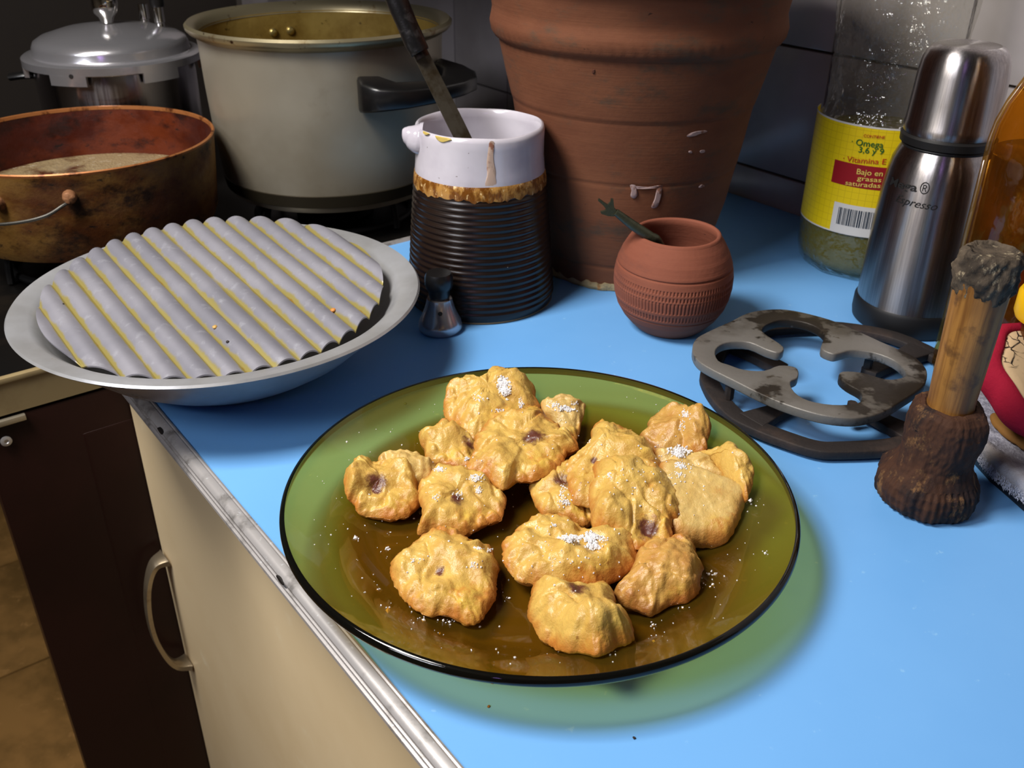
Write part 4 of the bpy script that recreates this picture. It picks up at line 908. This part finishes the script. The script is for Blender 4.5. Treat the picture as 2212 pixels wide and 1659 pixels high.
LO('cup_lid', [(0, .1465), (.0305, .1465), (.0318, .149), (.0318, .153), (.0312, .155), (.0306, .170), (.0298, .188), (.0286, .197), (.0262, .203), (.0232, .2060), (.0205, .2072), (.0195, .2068), (.018, .2070), (0, .2068)], m_br, fl, 96)
hrf = prof_r(fprof); m_blk = MAT('black_print', (14, 13, 13), .6)
o = text_on('lettering', 'Mega', HC, hrf, (1923, 398.5), (1980, 414), .0058, m_blk, fl, .0004, 0, .018)
o = text_on('lettering', '®', HC, hrf, (1984.5, 417), (2005, 421), .0082, m_blk, fl, .0004)
o = text_on('lettering', 'Espresso', HC, hrf, (1934, 434), (2024, 455), .0056, m_blk, fl, .0004, .4)
# ------------------------------------------------------------------ amber glass bottle at the right edge
AC = (.337, .578)
ab_ = thing('amber_bottle', (*AC, 0), 'amber glass bottle with dark liquid at the right edge', 'bottle')
TA = TINT('amber_glass', (.95, .72, .30), .03, 1.5, .05, (.36, .13, .02), (30, .3, .003)); 
aprof = [(0, .002), (.035, 0), (.0405, .002), (.0425, .008), (.0428, .15), (.0426, .165), (.0412, .176), (.0375, .189), (.0320, .202), (.026, .216), (.0215, .228), (.019, .24), (.0175, .27), (.019, .272), (.019, .28), (.016, .281), (.016, .26), (.0175, .238), (.020, .226), (.0245, .214), (.0302, .201), (.0355, .188), (.0388, .175), (.0398, .164), (.0400, .01), (.034, .005), (0, .007)]
LO('bottle_wall', aprof, TA.m, ab_, 96, None, 60)
LO('dark_liquid', [(0, .0075), (.035, .006), (.0394, .011), (.0394, .158), (.038, .159), (0, .159)], MAT('dark_brown_liquid', (64, 50, 26), .1, 0, .6, [(20, (30, 26, 16), .4, .6)]), ab_, 64)
# small jar with a yellow screw lid, mostly past the right edge
q = PY(2290, 655, .506)
yb = thing('lidded_jar', (q.x, q.y, 0), 'jar with round yellow plastic lid peeking in at the right edge', 'jar')
zl = q.z-.008
LO('body', [(0, 0), (.015, 0), (.0165, .003), (.0165, zl-.012), (.0155, zl-.002), (0, zl)], MAT('brown_jar', (84, 46, 16), .3), yb, 40)
LO('lid', [(0, zl-.003), (.0215, zl-.003), (.0228, zl), (.0228, zl+.012), (.0215, zl+.0145), (0, zl+.015)], MAT('yellow_plastic', (244, 190, 20), .35), yb, 60)
# ------------------------------------------------------------------ wooden pestle
EC = (.2355, .4376)
ps = thing('wooden_pestle', (*EC, 0), 'worn wooden pestle standing upright on its wide dark head', 'pestle')
def handm():
    t = NT('honey_wood_grain'); cv = t.coord((1, 1, .045)); n1 = t.noise(260, 5, .6, cv); n2 = t.noise(14, 3)
    c = t.mix(t.ramp(n1, .35, .65), lin((156, 110, 52)), lin((112, 72, 30))); c = t.mix(t.ramp(n2, .42, .7), c, lin((92, 58, 28))); c = t.mix(t.ramp(t.noise(60, 5, .6), .55, .7, 0, .7), c, lin((70, 44, 24)))
    t.bsdf(c, .45, 0, .4, t.bump(n1, .35, .0008)); return t.m
def headm(name, a, b, c2, sc=1):
    t = NT(name); cv = t.coord((1, 1, .6)); n1 = t.noise(28*sc, 6, .7, cv); n2 = t.noise(75*sc, 6, .7, cv); st_ = t.noise(200, 4, .6, t.coord((1, 1, .15)))
    c = t.mix(t.ramp(n1, .4, .62), lin(a), lin(b)); c = t.mix(t.ramp(n2, .55, .7), c, lin(c2)); t.bsdf(c, .8, 0, .25, t.bump(st_, .5, .001, t.bump(n2, .6, .0012))); return t.m
def ew(r, z, a):
    s = noise.noise(Vector((math.cos(a)*1.4, math.sin(a)*1.4, z*28)))*.0022+noise.noise(Vector((math.cos(a)*5, math.sin(a)*5, z*90)))*.0011+noise.noise(Vector((math.cos(a)*14, math.sin(a)*14, z*300)))*.0005
    if z < .02: s += .0005*math.sin(a*44)
    if z > .05 and z < .07 and r > .016: z += .0016*noise.noise(Vector((math.cos(a)*2, math.sin(a)*2, 9)))
    return max(.0001, r+s), z
hp2 = [(0, 0), (.0225, 0), (.0252, .002), (.0268, .006), (.0274, .011), (.0266, .0165), (.0238, .0205), (.0212, .0245), (.0198, .029), (.0196, .034), (.0203, .041), (.0206, .048), (.0203, .054), (.0190, .059), (.0165, .0620), (.0135, .0632), (.0122, .0622), (0, .0622)]
dens = []
for (r0, z0), (r1, z1) in zip(hp2, hp2[1:]):
    for k in range(9): dens.append((r0+(r1-r0)*k/9, z0+(z1-z0)*k/9))
dens.append(hp2[-1])
LO('head', dens, headm('scorched_wood', (70, 44, 30), (34, 26, 26), (122, 88, 54), 1.3), ps, 200, ew, 180)
def hw(r, z, a): return r+.0004*noise.noise(Vector((math.cos(a)*3, math.sin(a)*3, z*30))), z
LO('handle', [(0, .060), (.0122, .060), (.0118, .066), (.0123, .08), (.0128, .10), (.0133, .12), (.0139, .138), (0, .1385)], handm(), ps, 64, hw)
def tw2(r, z, a):
    s = noise.noise(Vector((math.cos(a)*2.5, math.sin(a)*2.5, z*160)))*.0022+noise.noise(Vector((math.cos(a)*8, math.sin(a)*8, z*300)))*.0012+noise.noise(Vector((math.cos(a)*20, math.sin(a)*20, z*500)))*.0006
    if z < .134: z += .006*noise.noise(Vector((math.cos(a)*1.6, math.sin(a)*1.6, 4)))
    return max(.0001, r+s*(1 if r > .003 else .1)), z
tpp = [(.0134, .129), (.0143, .131), (.0150, .135), (.0153, .140), (.0152, .1445), (.0146, .148), (.0134, .1505), (.0118, .1515), (.010, .1500), (.006, .1495), (0, .1495)]
dens = []
for (r0, z0), (r1, z1) in zip(tpp, tpp[1:]):
    for k in range(4): dens.append((r0+(r1-r0)*k/4, z0+(z1-z0)*k/4))
dens.append(tpp[-1])
LO('frayed_top', dens, headm('frayed_grey_wood', (92, 80, 66), (56, 48, 40), (158, 144, 118), 2.4), ps, 96, tw2, 180)
# ------------------------------------------------------------------ two loose burner grates
ZG = lambda pts: [(1460+x/2.513, 520+y/2.513) for x, y in pts]
UT = .026; UBt = .0195
def wp(pts, z): return [P(u, v_, z) for u, v_ in pts]
og = cr(wp(ZG([(90, 590), (110, 530), (200, 480), (300, 435), (380, 395), (470, 375), (600, 372), (760, 405), (900, 450), (1100, 540), (1280, 620), (1350, 680), (1365, 730), (1340, 790), (1240, 860), (1130, 925), (1030, 955), (930, 962), (780, 942), (600, 888), (450, 825), (300, 750), (180, 690), (115, 645)]), UT), 4, True)
ig = wp(ZG([(585, 575), (500, 515), (468, 485), (490, 455), (560, 430), (650, 432), (740, 455), (805, 500), (797, 545), (790, 585), (850, 612), (890, 608), (960, 592), (1080, 607), (1180, 645), (1235, 690), (1250, 728), (1200, 748), (1130, 748), (1010, 714), (905, 708), (887, 735), (930, 775), (1000, 815), (1010, 850), (980, 882), (850, 888), (720, 865), (645, 820), (622, 765), (660, 742), (666, 705), (640, 682), (560, 675), (480, 703), (370, 698), (290, 672), (232, 650), (213, 600), (240, 565), (300, 547), (400, 550), (490, 588), (560, 606)]), UT)
ig = cr(ig, 3, True)
m_gr1 = MAT('grey_scorched_iron', (122, 118, 112), .5, .35, .5, [(13, (92, 86, 78), .45, .6), (22, (44, 37, 29), .53, .58), (70, (66, 56, 44), .60, .68)], (260, .35, .0008))
m_gr2 = MAT('black_rusty_iron', (44, 38, 36), .7, .2, .4, [(40, (62, 50, 44), .5, .7)], (300, .5, .0009))
gc = sum(og, Vector())/len(og)
g1 = thing('cast_iron_grate', (gc.x, gc.y, 0), 'grey scorched cast-iron burner grate with four prongs, stacked on top', 'burner grate', 'loose burner grates on the blue counter')
loc = Vector((gc.x, gc.y, 0))
plate_poly('ring', [p-loc for p in og], [[p-loc for p in ig]], UBt, UT, m_gr1, g1, .0009)
g2c = Vector((.2265, .560, 0))
g2 = thing('cast_iron_grate', g2c, 'black rusty burner grate lying underneath the grey one', 'burner grate', 'loose burner grates on the blue counter')
lo = wp(ZG([(135, 700), (150, 790), (210, 880), (300, 965), (420, 1025), (560, 1080), (750, 1140), (900, 1150), (1210, 1132), (1450, 1060), (1640, 950), (1720, 830), (1680, 740)]), .008)
lo2 = lo+[Vector((.296, .628, 0)), Vector((.262, .650, 0)), Vector((.220, .655, 0)), Vector((.180, .645, 0)), Vector((.150, .620, 0))]
ol = cr(lo2, 4, True); cc_ = sum(ol, Vector())/len(ol); il = [cc_+(p-cc_)*(1-.0125/max(.03, (p-cc_).length)) for p in ol]
fl2 = lambda L: [Vector((p.x, p.y, 0))-g2c for p in L]
plate_poly('ring', fl2(ol), [fl2(il)], .0025, .0085, m_gr2, g2, .0010)
for k, an in enumerate((35, 125, 215, 305)):
    a = math.radians(an); d = Vector((math.cos(a), math.sin(a), 0)); n_ = Vector((-d.y, d.x, 0))
    # find the ring point in this direction
    best = max(il, key=lambda p: (Vector((p.x, p.y, 0))-Vector((cc_.x, cc_.y, 0))).normalized().dot(d)); R_ = (Vector((best.x, best.y, 0))-Vector((cc_.x, cc_.y, 0))).length
    c0 = Vector((cc_.x, cc_.y, 0))-g2c
    lp_ = [c0+d*(R_+.004)+n_*.010, c0+d*(R_*.75)+n_*.0065, c0+d*(R_*.45)+n_*.006, c0+d*(R_*.42), c0+d*(R_*.45)-n_*.006, c0+d*(R_*.75)-n_*.0065, c0+d*(R_+.004)-n_*.010]
    plate_poly('prong', lp_, [], .0028, .0088, m_gr2, g2, .0008)
    tube('foot', [c0+d*(R_+.002)+Vector((0, 0, .0)), c0+d*(R_+.002)+Vector((0, 0, .004))], .0035, m_gr2, g2, 8, 1)
for an, rr in ((25, .058), (115, .060), (205, .058), (290, .055)):
    a = math.radians(an); q = Vector((math.cos(a)*rr, math.sin(a)*rr*.9, 0)); tube('leg', [q+Vector((0, 0, .0088)), q+Vector((0, 0, UBt+.001))], .0032, m_gr2, g1, 8, 1)
# ------------------------------------------------------------------ towel, tan cloth, round pot holder, dark tray at the right edge
tr_c = P(2330, 1010, .0)
def quad(pts): return [Vector((p.x, p.y, 0)) for p in pts]
tray_o = quad([P(2085, 985, .0), P(2135, 1040, 0), P(2212, 1108, 0), P(2330, 1195, 0), P(2700, 1000, 0), P(2560, 790, 0), P(2300, 820, 0), P(2120, 900, 0)])
ctr = sum(tray_o, Vector())/len(tray_o)
tray = plate_poly('dark_tray', [p-ctr for p in tray_o], [], 0.0003, .0055, MAT('black_plastic_tray', (16, 17, 20), .5), None, .001); tray.location = ctr; tag(tray, 'black flat tray under the folded grey towel', 'tray')
# towel: folded slab with a rounded fold facing the camera and ragged white hem
def terry():
    t = NT('grey_terry_cloth'); at = t.n('ShaderNodeAttribute'); at.attribute_name = 'edge'; n1 = t.noise(240, 5, .7); n2 = t.noise(18, 3)
    c = t.mix(t.ramp(n1, .35, .65), lin((124, 124, 138)), lin((176, 176, 190))); c = t.mix(t.ramp(n2, .5, .75), c, lin((138, 132, 134)))
    c = t.mix(at.outputs['Fac'], c, t.mix(t.ramp(n2, .45, .65), lin((206, 208, 220)), lin((150, 138, 128))))
    t.bsdf(c, .95, 0, .1, t.bump(n1, 1, .0022)); return t.m
e0 = [P(2088, 960, .008), P(2120, 1000, .008), P(2160, 1042, .008), P(2212, 1082, .008), P(2300, 1140, .008), P(2420, 1200, .008)]
e0 = cr(e0, 12); back = [Vector((.285, .530, 0)), Vector((.31, .54, 0)), Vector((.34, .55, 0)), Vector((.38, .55, 0)), Vector((.42, .53, 0)), Vector((.46, .5, 0))]; back = cr(back, 12)
sec = []; NJ = 26; v = []; f = []; ea = []
for i, (p, q) in enumerate(zip(e0, back)):
    p = Vector((p.x, p.y, 0)); q = Vector((q.x, q.y, 0)); d = (q-p).normalized(); L_ = (q-p).length
    for j in range(NJ):
        if j < 9:   # rounded front fold, from underside to top
            a = -PI/2+PI*j/8; x = .0062-.0062*math.cos(a)*1.0; z = .0128+.0066*math.sin(a); e = 1 if j < 8 else .7
            x += .0012*noise.noise(Vector((i*.9, j*.4, 0)))
        else:
            t = (j-8)/(NJ-9); x = .0062+(L_-.0062)*t; z = .0194+.0014*noise.noise(Vector((p.x*60+t*3, t*5, 1)))-(.0016 if j == 10 else 0); e = max(0, .6-t*8)
        pt = p+d*x; v.append(Vector((pt.x, pt.y, z+.0006*noise.noise(pt*300)))); ea.append(e)
n_ = len(e0)
for i in range(n_-1):
    for j in range(NJ-1): f.append((i*NJ+j, (i+1)*NJ+j, (i+1)*NJ+j+1, i*NJ+j+1))
for i in (0, n_-1): f.append(tuple(i*NJ+j for j in range(NJ)))
b_ = [i*NJ for i in range(n_)]+[i*NJ+NJ-1 for i in range(n_-1, -1, -1)]; f.append(tuple(b_))
tc = v[0].copy(); tc.z = 0; tow = mesh_obj('folded_towel', [p-tc for p in v], f, terry(), None, True, 60); tow.location = tc; fixn(tow)
a_ = tow.data.attributes.new('edge', 'FLOAT', 'POINT'); a_.data.foreach_set('value', ea); tag(tow, 'folded grey-white terry towel behind the pestle head', 'towel')
V = []; Fc = []; random.seed(3)
for k in range(1800):
    t = random.random()*(n_-2); i = int(t); p = e0[i].lerp(e0[i+1], t-i); p = Vector((p.x, p.y, random.uniform(.0066, .013)))+Vector((random.uniform(-.0008, .001), random.uniform(-.0008, .001), 0))
    dd = Vector((random.uniform(-.7, .1), random.uniform(-1, -.3), random.uniform(-1.1, .1))).normalized()*random.uniform(.0005, .0018); s_ = dd.cross(Vector((0, 0, 1))).normalized()*.00022; n0 = len(V)
    V += [p+s_-tc, p-s_-tc, p+dd-tc, p+Vector((0, 0, .0004))-tc]; Fc += [(n0, n0+1, n0+2), (n0+1, n0+3, n0+2), (n0+3, n0, n0+2), (n0, n0+3, n0+1)]
fr_ = mesh_obj('frayed_hem', V, Fc, MAT('white_thread', (208, 210, 222), .9), tow, False); fr_['kind'] = 'stuff'
# tan leather-like cloth fold
cl_c = P(2240, 960, .02)
pth = [(2150, 893, .0225), (2165, 915, .0222), (2190, 938, .0222), (2225, 962, .0222), (2290, 1000, .0222)]
def blob(name, path, w0, mat, thick, label, cat):
    pts = cr([P(*p) for p in path], 8); v = []; f = []; nS = 14; c0 = pts[0].copy(); N = len(pts)
    for i, p in enumerate(pts):
        t = i/(N-1); wd = w0*(math.sin(min(1, t*2.6)*PI/2)**.5+.05); d = (pts[min(i+1, N-1)]-pts[max(i-1, 0)]).normalized(); s = d.cross(Vector((0, 0, 1))).normalized()
        for k in range(nS):
            a = 2*PI*k/nS; x = math.cos(a)*wd; z = math.sin(a)*thick*(math.sin(min(1, t*2.6)*PI/2)**.5+.05)+.0008*noise.noise(Vector((i*.4, k*.6, 2)))
            v.append(p-s*(x+wd*.6)*1.0+Vector((0, 0, max(z, -thick*.5)))-c0)
    for i in range(N-1):
        for k in range(nS): f.append((i*nS+k, i*nS+(k+1) % nS, (i+1)*nS+(k+1) % nS, (i+1)*nS+k))
    f += [tuple(range(nS)), tuple(range(N*nS-1, N*nS-nS-1, -1))]
    o = fixn(mesh_obj(name, v, f, mat, None, True, 180)); o.location = c0; tag(o, label, cat); return o
m_tan = MAT('tan_cloth', (132, 94, 50), .8, 0, .2, [(30, (140, 98, 46), .4, .65)], (200, .4, .001))
blob('folded_cloth', pth, .016, m_tan, .0042, 'folded tan cloth squeezed between towel and red-edged pot holder', 'cloth')
# round pot holder: padded disc, printed centre and thick crimson binding, tilted towards the camera
ph = thing('pot_holder', P(2268, 836, .047), 'round padded pot holder with crimson border and leaf-pattern centre', 'pot holder')
ph.rotation_euler = (math.radians(24), math.radians(14), 0)
m_crim = MAT('crimson_fabric', (164, 24, 52), .85, 0, .2, [(30, (140, 16, 42), .4, .7)], (500, .5, .0008))
def patm():
    t = NT('printed_leaf_cotton'); cv = t.coord(); n = t.n('ShaderNodeTexVoronoi'); n.feature = 'DISTANCE_TO_EDGE'; n.inputs['Scale'].default_value = 120
    mp = t.noise(60, 3, .6, cv); ad = t.n('ShaderNodeVectorMath'); ad.operation = 'ADD'; sc = t.n('ShaderNodeVectorMath'); sc.operation = 'SCALE'; sc.inputs[3].default_value = .02
    t.l(mp, sc.inputs[0]); t.l(cv, ad.inputs[0]); t.l(sc.outputs[0], ad.inputs[1]); t.l(ad.outputs[0], n.inputs['Vector'])
    msk = t.ramp(t.noise(45, 2, .5, cv), .40, .48); ln = t.ramp(n.outputs[0], .02, .09, 1, 0); k = t.math('MULTIPLY', msk, ln)
    c = t.mix(k, lin((206, 178, 140)), lin((44, 36, 34))); t.bsdf(c, .9, 0, .1, t.bump(t.noise(500, 3), .3, .0005)); return t.m
def pw(r, z, a): return r*(1+.03*math.cos(8*a)), z
LO('binding', [(.0365, .0092), (.0385, .0108), (.0420, .0098), (.0448, .006), (.0455, .0), (.0440, -.006), (.040, -.0095), (.036, -.0095), (.034, 0)], m_crim, ph, 96, pw, closed=True, sharp=180)
LO('padded_centre', [(0, .0085), (.015, .0090), (.030, .0098), (.0378, .0088), (.036, -.008), (0, -.0085)], patm(), ph, 64, pw, 180)
